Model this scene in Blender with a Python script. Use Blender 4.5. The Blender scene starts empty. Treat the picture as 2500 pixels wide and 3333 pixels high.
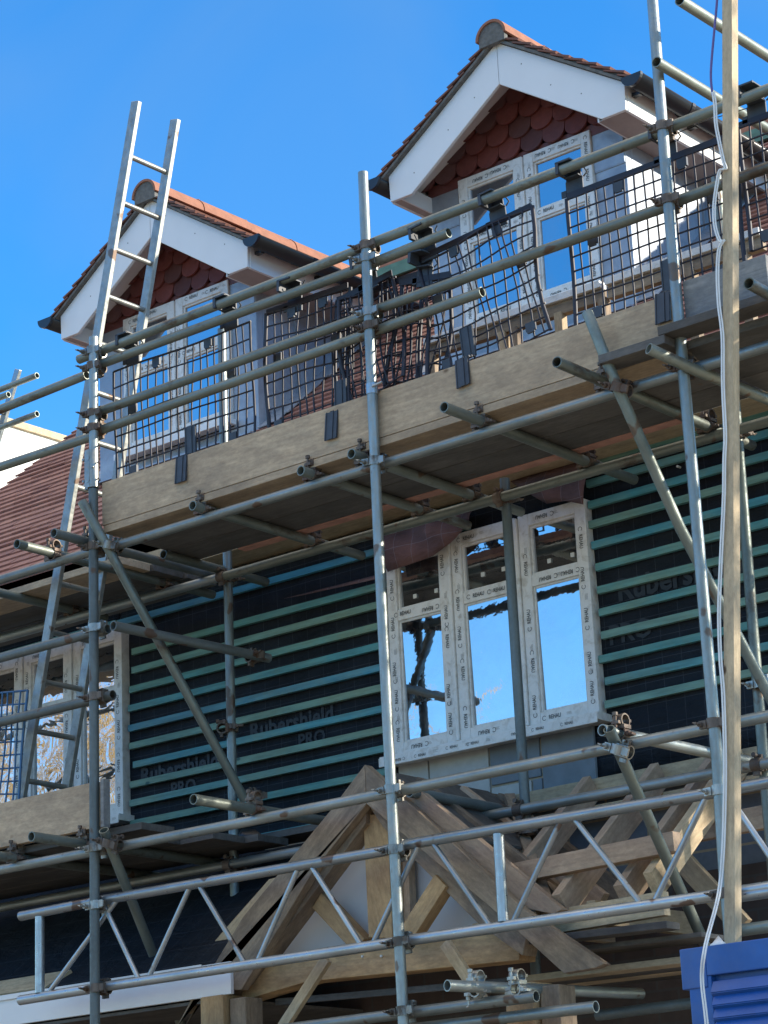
import bpy, bmesh, math, random
from mathutils import Vector, Matrix
random.seed(7)
PI = math.pi
sc = bpy.context.scene
COL = sc.collection
# ------------------------------------------------------------------ camera frame
YAW, PIT, ROL = math.radians(-39.05), math.radians(17.55), math.radians(-2.585)
FOC = 7843.0
CAM = Vector((8.36, -8.0, 1.6))
_F = Vector((math.sin(YAW)*math.cos(PIT), math.cos(YAW)*math.cos(PIT), math.sin(PIT)))
_R = Vector((math.cos(YAW), -math.sin(YAW), 0)); _U = _R.cross(_F)
_R, _U = _R*math.cos(ROL)+_U*math.sin(ROL), -_R*math.sin(ROL)+_U*math.cos(ROL)
def at(x, y, Y):
    """surveyed photo point (2500x3333) -> world point on the vertical plane at depth Y"""
    d = _R*(x-1250) - _U*(y-1666.5) + _F*FOC
    return CAM + d*((Y-CAM.y)/d.y)
def at_x(x, y, X):
    d = _R*(x-1250) - _U*(y-1666.5) + _F*FOC
    return CAM + d*((X-CAM.x)/d.x)
V = Vector
# ------------------------------------------------------------------ materials
def mat(name):
    m = bpy.data.materials.new(name); m.use_nodes = True
    nt = m.node_tree; nt.nodes.clear()
    out = nt.nodes.new('ShaderNodeOutputMaterial'); b = nt.nodes.new('ShaderNodeBsdfPrincipled')
    nt.links.new(b.outputs[0], out.inputs[0])
    return m, nt, b, out
def N(nt, t, **kw):
    n = nt.nodes.new(t)
    for k, v in kw.items():
        if k in n.inputs: n.inputs[k].default_value = v
        else: setattr(n, k, v)
    return n
def coords(nt, scale=(1,1,1), rnd=True, island=False):
    tc = N(nt, 'ShaderNodeTexCoord'); mp = N(nt, 'ShaderNodeMapping'); mp.inputs['Scale'].default_value = scale
    nt.links.new(tc.outputs['Object'], mp.inputs['Vector'])
    if rnd:
        oi = N(nt, 'ShaderNodeObjectInfo'); mu = N(nt, 'ShaderNodeMath', operation='MULTIPLY'); mu.inputs[1].default_value = 37.0
        nt.links.new(oi.outputs['Random'], mu.inputs[0])
        nt.links.new(mu.outputs[0], mp.inputs['Location'])
    return mp.outputs[0]
def ramp(nt, src, stops):
    r = N(nt, 'ShaderNodeValToRGB'); e = r.color_ramp.elements
    while len(e) < len(stops): e.new(0.5)
    for i, (p, c) in enumerate(stops):
        e[i].position = p; e[i].color = (c[0], c[1], c[2], 1) if len(c) >= 3 else (c[0],)*3+(1,)
    nt.links.new(src, r.inputs[0]); return r.outputs[0]
def noise(nt, vec, scale, detail=6, rough=.55, dist=0):
    n = N(nt, 'ShaderNodeTexNoise'); n.inputs['Scale'].default_value = scale; n.inputs['Detail'].default_value = detail
    n.inputs['Roughness'].default_value = rough; n.inputs['Distortion'].default_value = dist
    nt.links.new(vec, n.inputs['Vector']); return n.outputs['Fac']
def mix(nt, fac, a, b, mode='MIX'):
    m = N(nt, 'ShaderNodeMix', data_type='RGBA', blend_type=mode)
    for i, s in ((0, fac), (6, a), (7, b)):
        if hasattr(s, 'is_output'): nt.links.new(s, m.inputs[i])
        elif i == 0: m.inputs[0].default_value = s
        else: m.inputs[i].default_value = (s[0], s[1], s[2], 1)
    return m.outputs[2]
def bump(nt, b, h, strength=.3, dist=.01):
    n = N(nt, 'ShaderNodeBump'); n.inputs['Strength'].default_value = strength; n.inputs['Distance'].default_value = dist
    nt.links.new(h, n.inputs['Height']); nt.links.new(n.outputs[0], b.inputs['Normal'])
def objtint(nt, col, dark=.7, light=1.15):
    oi = N(nt, 'ShaderNodeObjectInfo')
    g = ramp(nt, oi.outputs['Random'], [(0, (dark,)*3), (1, (light,)*3)])
    return mix(nt, 1.0, col, g, 'MULTIPLY')
def metal(name, c1, c2, rough=.45, metallic=.75, sc_=14, grime=(.09,.07,.05), gamt=.62):
    m, nt, b, o = mat(name)
    v = coords(nt, (1, 1, .25)); n1 = noise(nt, v, sc_, 8, .6); c = ramp(nt, n1, [(.3, c1), (.7, c2)])
    v2 = coords(nt, (1, 1, .5)); n2 = noise(nt, v2, 5, 10, .7)
    g = ramp(nt, n2, [(gamt, (0,0,0)), (gamt+.1, (1,1,1))])
    c = mix(nt, g, c, grime)
    n6 = noise(nt, coords(nt, (1,1,.8)), 9, 3, .4); c = mix(nt, ramp(nt, n6, [(.66, (0,0,0)), (.69, (.8,)*3)]), c, (.13,.07,.04)); c = objtint(nt, c, .72, 1.12)
    nt.links.new(c, b.inputs['Base Color']); b.inputs['Metallic'].default_value = metallic
    n3 = noise(nt, coords(nt), 60, 4); r = ramp(nt, n3, [(.3, (rough-.1,)*3), (.7, (rough+.15,)*3)])
    nt.links.new(r, b.inputs['Roughness']); bump(nt, b, n3, .15, .002)
    return m
def wood(name, c1, c2, knot=(.12,.07,.035), grain=28, stain=(.12,.11,.1), samt=.6, rough=.75, tint=(.8,1.15)):
    m, nt, b, o = mat(name)
    v = coords(nt, (1.2, 14, 14)); n1 = noise(nt, v, 2.2, 8, .6, 1.2)
    c = ramp(nt, n1, [(.25, c1), (.75, c2)])
    w = N(nt, 'ShaderNodeTexWave', wave_type='BANDS', bands_direction='Z'); w.inputs['Scale'].default_value = grain*.35
    w.inputs['Distortion'].default_value = 9; w.inputs['Detail'].default_value = 3; w.inputs['Detail Scale'].default_value = .8
    nt.links.new(coords(nt, (.18, 1, 1)), w.inputs['Vector'])
    c = mix(nt, .12, c, ramp(nt, w.outputs['Fac'], [(0, (.55,.5,.45)), (1, (1.1,1.05,1))]), 'MULTIPLY')
    vo = N(nt, 'ShaderNodeTexVoronoi', feature='F1'); vo.inputs['Scale'].default_value = 3.1
    nt.links.new(coords(nt, (1, 1.6, 1.6)), vo.inputs['Vector'])
    k = ramp(nt, vo.outputs['Distance'], [(.035, (1,1,1)), (.075, (0,0,0))])
    c = mix(nt, k, c, knot)
    n2 = noise(nt, coords(nt, (.7, 1.5, 1.5)), 4, 9, .68); st = ramp(nt, n2, [(samt-.1, (0,0,0)), (samt+.16, (.75,)*3)])
    c = mix(nt, st, c, stain)
    n5 = noise(nt, coords(nt, (3, 5, 5)), 2.2, 6, .7); c = mix(nt, .5, c, ramp(nt, n5, [(.3, (.56,.56,.58)), (.7, (1.25,1.22,1.18))]), 'MULTIPLY')
    n7 = noise(nt, coords(nt, (10, 26, 26)), 3, 5, .7); c = mix(nt, .45, c, ramp(nt, n7, [(.32, (.6,.6,.6)), (.6, (1.15,)*3)]), 'MULTIPLY')
    c = objtint(nt, c, *tint)
    nt.links.new(c, b.inputs['Base Color']); b.inputs['Roughness'].default_value = rough
    bump(nt, b, n1, .35, .004)
    return m
def plain(name, c, rough=.5, metallic=0, var=.12, sc_=8, bstr=.1, spec=None):
    m, nt, b, o = mat(name)
    n1 = noise(nt, coords(nt), sc_, 7, .6)
    lo = tuple(x*(1-var) for x in c); hi = tuple(min(1, x*(1+var)) for x in c)
    nt.links.new(ramp(nt, n1, [(.3, lo), (.7, hi)]), b.inputs['Base Color'])
    b.inputs['Roughness'].default_value = rough; b.inputs['Metallic'].default_value = metallic
    if bstr: bump(nt, b, n1, bstr, .004)
    return m
def tilemat(name, stops, rough=.8, lichen=True):
    m, nt, b, o = mat(name)
    g = N(nt, 'ShaderNodeNewGeometry'); c = ramp(nt, g.outputs['Random Per Island'], stops)
    n1 = noise(nt, coords(nt), 30, 6, .65); c = mix(nt, .6, c, ramp(nt, n1, [(.3, (.6,)*3), (.7, (1.15,)*3)]), 'MULTIPLY')
    nt.links.new(c, b.inputs['Base Color']); b.inputs['Roughness'].default_value = rough; bump(nt, b, n1, .4, .004)
    return m
M = {}
M['galv'] = metal('galvanised_steel', (.18,.21,.205), (.34,.37,.36), .42, .6, grime=(.34,.32,.28), gamt=.58)
M['galv_green'] = metal('weathered_steel', (.14,.165,.15), (.25,.28,.25), .46, .5, grime=(.10,.075,.055), gamt=.57)
M['galv_dark'] = metal('dark_weathered_steel', (.10,.12,.12), (.19,.22,.22), .55, .45)
M['alu'] = metal('aluminium', (.30,.335,.35), (.45,.48,.5), .36, .75, 20, (.2,.2,.2), .72)
M['ladder'] = metal('ladder_aluminium', (.2,.215,.21), (.33,.345,.33), .42, .6, 20, (.3,.25,.2), .66)
M['rust'] = metal('rusty_coupler', (.09,.07,.058), (.21,.175,.145), .6, .45, 30, (.12,.075,.055), .52)
M['coup'] = metal('coupler_steel', (.26,.26,.24), (.46,.46,.43), .42, .75, 30, (.12,.09,.07), .52)
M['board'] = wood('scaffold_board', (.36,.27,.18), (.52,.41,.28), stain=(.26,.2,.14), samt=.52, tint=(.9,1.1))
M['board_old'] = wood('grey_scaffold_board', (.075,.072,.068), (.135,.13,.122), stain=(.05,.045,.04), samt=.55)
M['board_grey'] = wood('bluegrey_board', (.19,.2,.2), (.3,.3,.29), stain=(.12,.14,.17), samt=.5)
M['timber'] = wood('new_timber', (.42,.32,.2), (.58,.47,.31), stain=(.33,.26,.17), samt=.65)
M['timber_red'] = wood('reddish_timber', (.40,.285,.2), (.55,.42,.30), stain=(.3,.2,.16), samt=.6)
M['oak'] = wood('porch_oak', (.25,.187,.125), (.42,.325,.225), knot=(.07,.04,.02), stain=(.10,.075,.06), samt=.47, tint=(.85,1.12))
M['oak_warm'] = wood('warm_oak', (.42,.28,.14), (.56,.39,.21), knot=(.12,.06,.02), stain=(.2,.11,.05), samt=.52)
M['post'] = wood('post_timber', (.46,.37,.24), (.6,.49,.33), stain=(.38,.28,.18), samt=.66)
M['pink'] = plain('pinkish_timber', (.42,.22,.17), .8, 0, .25, 12)
M['batten'] = None
def battenmat():
    m, nt, b, o = mat('treated_batten')
    v = coords(nt, (2, 20, 20)); n1 = noise(nt, v, 2.5, 6)
    oi = N(nt, 'ShaderNodeObjectInfo')
    base = ramp(nt, oi.outputs['Random'], [(0, (.055,.27,.32)), (.25, (.10,.29,.27)), (.5, (.05,.30,.39)), (.7, (.17,.31,.25)), (.82, (.06,.31,.36)), (1, (.05,.26,.42))])
    n2 = noise(nt, coords(nt, (1, 2, 2)), 1.6, 5, .7)
    base = mix(nt, ramp(nt, n2, [(.4, (0,0,0)), (.7, (.7,)*3)]), base, (.22,.29,.18))
    c = mix(nt, .9, base, ramp(nt, n1, [(.25, (.6,)*3), (.75, (1.2,)*3)]), 'MULTIPLY')
    vo = N(nt, 'ShaderNodeTexVoronoi', feature='F1'); vo.inputs['Scale'].default_value = 2.6
    nt.links.new(coords(nt, (1, 2, 2)), vo.inputs['Vector'])
    c = mix(nt, ramp(nt, vo.outputs['Distance'], [(.03, (1,1,1)), (.06, (0,0,0))]), c, (.03,.10,.10))
    nt.links.new(c, b.inputs['Base Color']); b.inputs['Roughness'].default_value = .7; bump(nt, b, n1, .3, .003)
    return m
M['batten'] = battenmat()
def membranemat(nm='breather_membrane', c1=(.011,.015,.022), c2=(.013,.018,.026), c3=(.035,.042,.055)):
    m, nt, b, o = mat(nm)
    br = N(nt, 'ShaderNodeTexBrick'); br.offset = 0; br.inputs['Scale'].default_value = 1.0
    br.inputs['Brick Width'].default_value = .105; br.inputs['Row Height'].default_value = .105; br.inputs['Mortar Size'].default_value = .0016
    br.inputs['Color1'].default_value = (*c1,1); br.inputs['Color2'].default_value = (*c2,1); br.inputs['Mortar'].default_value = (*c3,1)
    tc = N(nt, 'ShaderNodeTexCoord'); sx = N(nt, 'ShaderNodeSeparateXYZ'); cx = N(nt, 'ShaderNodeCombineXYZ')
    nt.links.new(tc.outputs['Object'], sx.inputs[0]); nt.links.new(sx.outputs['X'], cx.inputs['X']); nt.links.new(sx.outputs['Z'], cx.inputs['Y'])
    nt.links.new(cx.outputs[0], br.inputs['Vector'])
    n1 = noise(nt, coords(nt, rnd=False), 3.5, 8, .65)
    c = mix(nt, 1.0, br.outputs['Color'], ramp(nt, n1, [(.3, (.65,)*3), (.7, (1.5,1.4,1.35))]), 'MULTIPLY')
    nt.links.new(c, b.inputs['Base Color']); b.inputs['Roughness'].default_value = .75; b.inputs['Specular IOR Level'].default_value = .2
    bump(nt, b, noise(nt, coords(nt, (1,1,2.5), rnd=False), 6, 5, .6, .8), .9, .02)
    return m
M['memb'] = membranemat()
M['memb_text'] = plain('membrane_print', (.0165,.022,.031), .6, 0, .2, 20, 0)
def blockmat(name, c1, c2, mortar, bw, rh, ms, axis='XZ', rough=.85):
    m, nt, b, o = mat(name)
    br = N(nt, 'ShaderNodeTexBrick'); br.inputs['Scale'].default_value = 1.0
    br.inputs['Brick Width'].default_value = bw; br.inputs['Row Height'].default_value = rh; br.inputs['Mortar Size'].default_value = ms
    br.inputs['Color1'].default_value = (*c1, 1); br.inputs['Color2'].default_value = (*c2, 1); br.inputs['Mortar'].default_value = (*mortar, 1)
    tc = N(nt, 'ShaderNodeTexCoord'); sx = N(nt, 'ShaderNodeSeparateXYZ'); cx = N(nt, 'ShaderNodeCombineXYZ')
    nt.links.new(tc.outputs['Object'], sx.inputs[0]); nt.links.new(sx.outputs[axis[0]], cx.inputs['X']); nt.links.new(sx.outputs[axis[1]], cx.inputs['Y'])
    nt.links.new(cx.outputs[0], br.inputs['Vector'])
    n1 = noise(nt, coords(nt, rnd=False), 12, 8, .65)
    c = mix(nt, .8, br.outputs['Color'], ramp(nt, n1, [(.3, (.7,)*3), (.7, (1.2,)*3)]), 'MULTIPLY')
    nt.links.new(c, b.inputs['Base Color']); b.inputs['Roughness'].default_value = rough
    bump(nt, b, br.outputs['Fac'], -.6, .006)
    return m
M['block'] = blockmat('blockwork', (.12,.14,.165), (.17,.19,.21), (.34,.27,.17), .45, .225, .006)
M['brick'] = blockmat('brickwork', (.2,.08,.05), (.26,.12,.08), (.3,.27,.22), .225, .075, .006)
M['brick_shaded'] = blockmat('shaded_brickwork', (.055,.04,.034), (.075,.05,.04), (.06,.055,.05), .225, .075, .006)
M['block_pale'] = plain('pale_aircrete', (.42,.43,.42), .9, 0, .1, 14, .3)
M['block_dark'] = plain('bluegrey_blocks', (.17,.2,.23), .9, 0, .14, 10, .3)
M['mortar'] = plain('mortar', (.34,.28,.2), .95, 0, .15, 40, .3)
M['upvc'] = plain('white_upvc', (.72,.73,.74), .35, 0, .03, 4, .03)
def filmmat():
    m, nt, b, o = mat('taped_window_profile')
    n1 = noise(nt, coords(nt), 22, 7, .65, .6); c = ramp(nt, n1, [(.28, (.52,.50,.46)), (.5, (.70,.70,.68)), (.75, (.76,.76,.75))])
    n2 = noise(nt, coords(nt), 7, 5, .6); c = mix(nt, ramp(nt, n2, [(.64, (0,0,0)), (.72, (.45,)*3)]), c, (.3,.26,.2))
    nt.links.new(c, b.inputs['Base Color']); b.inputs['Roughness'].default_value = .3; bump(nt, b, n1, .5, .005)
    return m
M['film'] = filmmat()
M['ink'] = plain('dark_print', (.055,.06,.06), .6, 0, .1, 20, 0)
M['sticker'] = plain('pale_sticker', (.6,.6,.55), .6, 0, .05, 20, 0)
def glassmat(name, refl, bstr, bscale, tint=(.9,.95,1), inner=(.006,.008,.012), det=4):
    m, nt, b, o = mat(name)
    b.inputs['Base Color'].default_value = (*inner, 1); b.inputs['Roughness'].default_value = .05
    gl = N(nt, 'ShaderNodeBsdfGlossy'); gl.inputs['Color'].default_value = (*tint, 1); gl.inputs['Roughness'].default_value = .015
    ms = N(nt, 'ShaderNodeMixShader'); ms.inputs[0].default_value = refl
    nt.links.new(b.outputs[0], ms.inputs[1]); nt.links.new(gl.outputs[0], ms.inputs[2]); nt.links.new(ms.outputs[0], o.inputs[0])
    dn = noise(nt, coords(nt, rnd=True), 5, 8, .7); dr = ramp(nt, dn, [(.45, (0,0,0)), (.8, (.16,)*3)])
    dd = N(nt, 'ShaderNodeBsdfDiffuse'); dd.inputs[0].default_value = (.4,.4,.38,1); m2 = N(nt, 'ShaderNodeMixShader'); nt.links.new(dr, m2.inputs[0]); nt.links.new(ms.outputs[0], m2.inputs[1]); nt.links.new(dd.outputs[0], m2.inputs[2]); nt.links.new(m2.outputs[0], o.inputs[0])
    n1 = noise(nt, coords(nt, rnd=True), bscale, det, .55, .8); bp = N(nt, 'ShaderNodeBump'); bp.inputs['Strength'].default_value = bstr; bp.inputs['Distance'].default_value = .02
    nt.links.new(n1, bp.inputs['Height']); nt.links.new(bp.outputs[0], gl.inputs['Normal'])
    return m
M['glass'] = glassmat('window_glass', .5, .03, 3.5)
M['glass_wavy'] = glassmat('wavy_film_glass', .62, .09, 7, det=2)
M['glass_dormer'] = glassmat('dormer_glass', .42, .01, 2)
def leadmat():
    m, nt, b, o = mat('lead_sheet')
    n1 = noise(nt, coords(nt), 5, 8, .65, .6); c = ramp(nt, n1, [(.3, (.23,.26,.31)), (.5, (.31,.35,.41)), (.75, (.42,.46,.5))])
    nt.links.new(c, b.inputs['Base Color']); b.inputs['Metallic'].default_value = .35; b.inputs['Roughness'].default_value = .48
    bump(nt, b, n1, .4, .02); return m
M['lead'] = leadmat()
M['tile'] = tilemat('clay_roof_tile', [(0, (.28,.125,.10)), (.4, (.36,.17,.13)), (.7, (.41,.20,.15)), (1, (.24,.105,.09))])
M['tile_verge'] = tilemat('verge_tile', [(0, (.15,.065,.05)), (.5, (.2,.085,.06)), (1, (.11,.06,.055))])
M['scale'] = tilemat('hung_tile', [(0, (.15,.042,.036)), (.35, (.2,.052,.042)), (.7, (.11,.042,.04)), (1, (.15,.06,.052))], .5)
M['ridge'] = plain('terracotta_ridge', (.27,.115,.07), .8, 0, .18, 16, .3)
M['mortar_grey'] = plain('grey_mortar', (.13,.13,.125), .95, 0, .3, 30, .5)
M['gutter'] = plain('black_gutter', (.018,.02,.024), .32, 0, .2, 10, .03)
M['guard'] = plain('dark_coated_wire', (.014,.012,.022), .5, 0, .2, 30, 0)
M['guard_blue'] = plain('blue_coated_wire', (.03,.10,.22), .4, .2, .2, 30, 0)
M['tab'] = plain('black_rubber', (.035,.042,.055), .5, 0, .25, 20, .2)
M['soffit'] = plain('brownish_soffit', (.36,.31,.29), .7, 0, .1, 10, .1)
M['green'] = plain('green_ridge_roll', (.10,.2,.15), .7, 0, .2, 14, .2)
M['bluepaint'] = None
def bluepaint():
    m, nt, b, o = mat('chipped_blue_paint')
    n1 = noise(nt, coords(nt), 16, 8, .7); c = ramp(nt, n1, [(.5, (.03,.07,.24)), (.56, (.05,.11,.32)), (.6, (.5,.52,.55)), (.68, (.04,.09,.28))])
    nt.links.new(c, b.inputs['Base Color']); b.inputs['Roughness'].default_value = .6; return m
M['bluepaint'] = bluepaint()
M['cabinet'] = plain('blue_painted_steel', (.014,.075,.40), .38, .1, .18, 5, .12)
def cabmat():
    m, nt, b, o = mat('worn_blue_paint'); n1 = noise(nt, coords(nt), 6, 8, .65); c = ramp(nt, n1, [(.3, (.009,.07,.28)), (.7, (.014,.10,.38))])
    n2 = noise(nt, coords(nt, (1, 1, 4)), 22, 8, .75); c = mix(nt, ramp(nt, n2, [(.66, (0,0,0)), (.7, (.7,)*3)]), c, (.16,.15,.17))
    n3 = noise(nt, coords(nt), 2.5, 6, .7); c = mix(nt, ramp(nt, n3, [(.5, (0,0,0)), (.8, (.35,)*3)]), c, (.14,.15,.18))
    nt.links.new(c, b.inputs['Base Color']); b.inputs['Roughness'].default_value = .45; bump(nt, b, n1, .15, .004); return m
M['cabinet'] = cabmat()
M['cable'] = plain('white_cable', (.7,.72,.72), .4, 0, .03, 10, 0)
M['rope'] = plain('blue_purple_rope', (.12,.1,.3), .7, 0, .1, 60, .2)
M['wire'] = plain('black_tie_wire', (.02,.02,.02), .5, .4, .1, 60, 0)
M['white_render'] = plain('white_render', (.78,.78,.75), .9, 0, .05, 5, .1)
M['panel'] = plain('white_infill_board', (.58,.6,.63), .7, 0, .05, 2, .05)
M['sheet'] = None
def sheetmat():
    m, nt, b, o = mat('loose_red_blue_underlay')
    sx = N(nt, 'ShaderNodeTexCoord'); n1 = noise(nt, coords(nt, rnd=False), 2.3, 6, .6)
    c = ramp(nt, n1, [(.35, (.045,.055,.10)), (.5, (.11,.075,.11)), (.68, (.26,.12,.10))])
    nt.links.new(c, b.inputs['Base Color']); b.inputs['Roughness'].default_value = .5; bump(nt, b, n1, .3, .02); return m
M['sheet'] = membranemat('reddish_underlay', (.10,.075,.085), (.14,.085,.085), (.16,.14,.17))
M['ground'] = plain('dusty_gravel_ground', (.32,.27,.2), .95, 0, .35, 3, .6)
M['bark'] = plain('winter_bark', (.36,.26,.12), .9, 0, .25, 3, .3)
M['leaf'] = plain('evergreen_leaf', (.05,.08,.03), .7, 0, .3, 4, 0)
M['twig'] = plain('winter_twig', (.5,.33,.12), .9, 0, .3, 2, 0)
M['asphalt'] = plain('asphalt', (.05,.05,.052), .9, 0, .2, 20, .3)
# ------------------------------------------------------------------ mesh builder
class MB:
    def __init__(s): s.v = []; s.f = []; s.smooth = []
    def add(s, vs, fs, T=None, smooth=False):
        n = len(s.v)
        s.v += [tuple(T @ V(p)) if T else tuple(p) for p in vs]
        s.f += [tuple(i+n for i in f) for f in fs]; s.smooth += [smooth]*len(fs)
    def box(s, a, b, T=None):
        x0,y0,z0 = a; x1,y1,z1 = b
        vs = [(x0,y0,z0),(x1,y0,z0),(x1,y1,z0),(x0,y1,z0),(x0,y0,z1),(x1,y0,z1),(x1,y1,z1),(x0,y1,z1)]
        s.add(vs, [(0,3,2,1),(4,5,6,7),(0,1,5,4),(1,2,6,5),(2,3,7,6),(3,0,4,7)], T)
    def tube(s, pts, r, n=16, hollow=0, T=None, cap=True, sq=None):
        """sweep a circle along pts; hollow = wall thickness"""
        pts = [V(p) for p in pts]; rs = r if isinstance(r, (list, tuple)) else [r]*len(pts)
        def rings(rad, inset=0):
            out = []
            up = None
            for i, p in enumerate(pts):
                d = (pts[min(i+1, len(pts)-1)] - pts[max(i-1, 0)]).normalized()
                if up is None:
                    up = V((0,0,1)) if abs(d.z) < .9 else V((1,0,0))
                e1 = (up - d*up.dot(d)).normalized(); e2 = d.cross(e1); up = e1
                out.append([p + (e1*math.cos(2*PI*k/n) + e2*math.sin(2*PI*k/n))*(rs[i]-rad) for k in range(n)])
            return out
        o = rings(0); vs = [q for ring in o for q in ring]; fs = []
        for i in range(len(pts)-1):
            for k in range(n):
                fs.append((i*n+k, i*n+(k+1)%n, (i+1)*n+(k+1)%n, (i+1)*n+k))
        s.add(vs, fs, T, True)
        L = len(pts)
        if hollow:
            q = rings(hollow); vs2 = [x for ring in q for x in ring]
            s.add(vs2, [tuple(reversed(f)) for f in fs], T, True)
            for i in (0, L-1):
                ring = o[i] + q[i]
                ff = [(k, (k+1)%n, n+(k+1)%n, n+k) for k in range(n)]
                if i == 0: ff = [tuple(reversed(f)) for f in ff]
                s.add(ring, ff, T)
        elif cap:
            s.add(o[0], [tuple(reversed(range(n)))], T); s.add(o[-1], [tuple(range(n))], T)
    def prism(s, poly, d, T=None):
        """poly = list of (x,z) counter-clockwise seen from -Y; extruded from y=0 to y=d"""
        n = len(poly); vs = [(x, 0, z) for x, z in poly] + [(x, d, z) for x, z in poly]
        fs = [tuple(range(n)), tuple(reversed(range(n, 2*n)))] + [(i, n+i, n+(i+1)%n, (i+1)%n) for i in range(n)]
        s.add(vs, fs, T)
    def mesh(s, name):
        me = bpy.data.meshes.new(name); me.from_pydata(s.v, [], s.f)
        for p, sm in zip(me.polygons, s.smooth): p.use_smooth = sm
        me.update(); return me
W = {}
def link(o, parent, mw):
    COL.objects.link(o); W[o.name] = mw
    if parent is not None:
        o.parent = parent; o.matrix_basis = W[parent.name].inverted() @ mw
    else: o.matrix_basis = mw
def obj(name, mb, m, parent=None, mw=None, bev=0):
    me = mb if isinstance(mb, bpy.types.Mesh) else mb.mesh(name)
    if m is not None and not me.materials: me.materials.append(m)
    o = bpy.data.objects.new(name, me); link(o, parent, mw or Matrix())
    if bev:
        b = o.modifiers.new('bevel', 'BEVEL'); b.width = bev; b.segments = 2; b.limit_method = 'ANGLE'; b.angle_limit = math.radians(50)
    return o
def thing(name, label, cat, loc=(0,0,0), mw=None, group=None):
    o = bpy.data.objects.new(name, None); link(o, None, mw or Matrix.Translation(loc)); o.empty_display_size = .1
    tag(o, label, cat, group); return o
def tag(o, label=None, cat=None, group=None, kind=None):
    if label: o['label'] = label
    if cat: o['category'] = cat
    if group: o['group'] = group
    if kind: o['kind'] = kind
    return o
def frame(p0, p1, up=V((0,0,1))):
    """matrix whose X runs p0->p1, Z near up"""
    p0, p1 = V(p0), V(p1); x = (p1-p0).normalized()
    if abs(x.dot(up)) > .98: up = V((0,-1,0))
    z = (up - x*up.dot(x)).normalized(); y = z.cross(x)
    return Matrix(((x.x,y.x,z.x,p0.x),(x.y,y.y,z.y,p0.y),(x.z,y.z,z.z,p0.z),(0,0,0,1)))
def beam(name, p0, p1, w, h, m, parent=None, up=V((0,0,1)), bev=.002, cut=(0,0), segs=1):
    """plank from p0 to p1 (centre line); w across (local Y), h along local Z; cut = end skews"""
    T = frame(p0, p1, up); L = (V(p1)-V(p0)).length; mb = MB(); a, b = cut
    vs = [(-a,-w/2,-h/2),(L-b,-w/2,-h/2),(L-b,w/2,-h/2),(-a,w/2,-h/2),(a,-w/2,h/2),(L+b,-w/2,h/2),(L+b,w/2,h/2),(a,w/2,h/2)]
    mb.add(vs, [(0,3,2,1),(4,5,6,7),(0,1,5,4),(1,2,6,5),(2,3,7,6),(3,0,4,7)])
    return obj(name, mb, m, parent, T, bev)
R = .02415
def pipe(name, pts, m, parent=None, r=R, hollow=.004, n=20):
    pts = [V(p) for p in pts]; d = (pts[-1]-pts[0]).normalized(); up = V((0,0,1)) if abs(d.z) < .9 else V((1,0,0))
    # local Z along the pipe so the streaks in the metal run lengthwise
    x = (up - d*up.dot(d)).normalized(); y = d.cross(x); p = pts[0]
    T = Matrix(((x.x,y.x,d.x,p.x),(x.y,y.y,d.y,p.y),(x.z,y.z,d.z,p.z),(0,0,0,1))); Ti = T.inverted()
    mb = MB(); mb.tube([Ti @ q for q in pts], r, n, hollow); return obj(name, mb, m, parent, T)
def textmesh(body, size, bold=.012):
    cu = bpy.data.curves.new('t', 'FONT'); cu.body = body; cu.size = size; cu.align_x = 'CENTER'; cu.align_y = 'CENTER'; cu.offset = bold*size; cu.extrude = 0; cu.resolution_u = 2
    o = bpy.data.objects.new('t', cu); COL.objects.link(o); dg = bpy.context.evaluated_depsgraph_get(); dg.update()
    me = o.evaluated_get(dg).to_mesh(); vs = [tuple(v.co) for v in me.vertices]; fs = [tuple(p.vertices) for p in me.polygons]
    o.evaluated_get(dg).to_mesh_clear(); bpy.data.objects.remove(o); return vs, fs
TX = textmesh('REHAU', .029, .02)
_r = MB()
for k in range(10):
    a0, a1 = .6+k*.5, .6+(k+1)*.5
    _r.add([(math.cos(a)*q, math.sin(a)*q, 0) for a in (a0, a1) for q in (.011, .0145)], [(0,1,3,2)])
RING = (_r.v, _r.f)
def put_text(mb, x, z, Y, rot=0, sx=.78, ring=True, s=1.0, txt=TX):
    T = Matrix.Translation((x, Y, z)) @ Matrix.Rotation(PI/2, 4, 'X') @ Matrix.Rotation(rot, 4, 'Z') @ Matrix.Diagonal((sx*s, s, 1, 1))
    mb.add(*txt, T)
    if ring: mb.add(*RING, Matrix.Translation((x, Y, z)) @ Matrix.Rotation(PI/2, 4, 'X') @ Matrix.Rotation(rot, 4, 'Z') @ Matrix.Translation((-.063*s, 0, 0)) @ Matrix.Scale(s*.85, 4))
def run_text(mb, x0, x1, z0, z1, Y, vertical, w=.05):
    """printed tape along a profile member between the two ends"""
    L = (z1-z0) if vertical else (x1-x0); t = random.uniform(.05, .1)
    while t < L-.05:
        rot = (PI/2 if vertical else 0) + (PI if random.random() < .35 else 0)
        off = random.uniform(-.006, .006)
        if vertical: put_text(mb, (x0+x1)/2+off, z0+t, Y, rot, s=min(1, w/.045))
        else: put_text(mb, x0+t, (z0+z1)/2+off, Y, rot, s=min(1, w/.045))
        if random.random() < .6:   # small print lines
            for k in range(3):
                if vertical: mb.box(((x0+x1)/2+.012-k*.006, Y-.0002, z0+t+.075), ((x0+x1)/2+.0132-k*.006, Y, z0+t+.075+random.uniform(.02,.035)))
                else: mb.box((x0+t+.07, Y-.0002, (z0+z1)/2+.006-k*.005), (x0+t+.07+random.uniform(.02,.035), Y, (z0+z1)/2+.007-k*.005))
        t += random.uniform(.13, .27)
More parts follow.
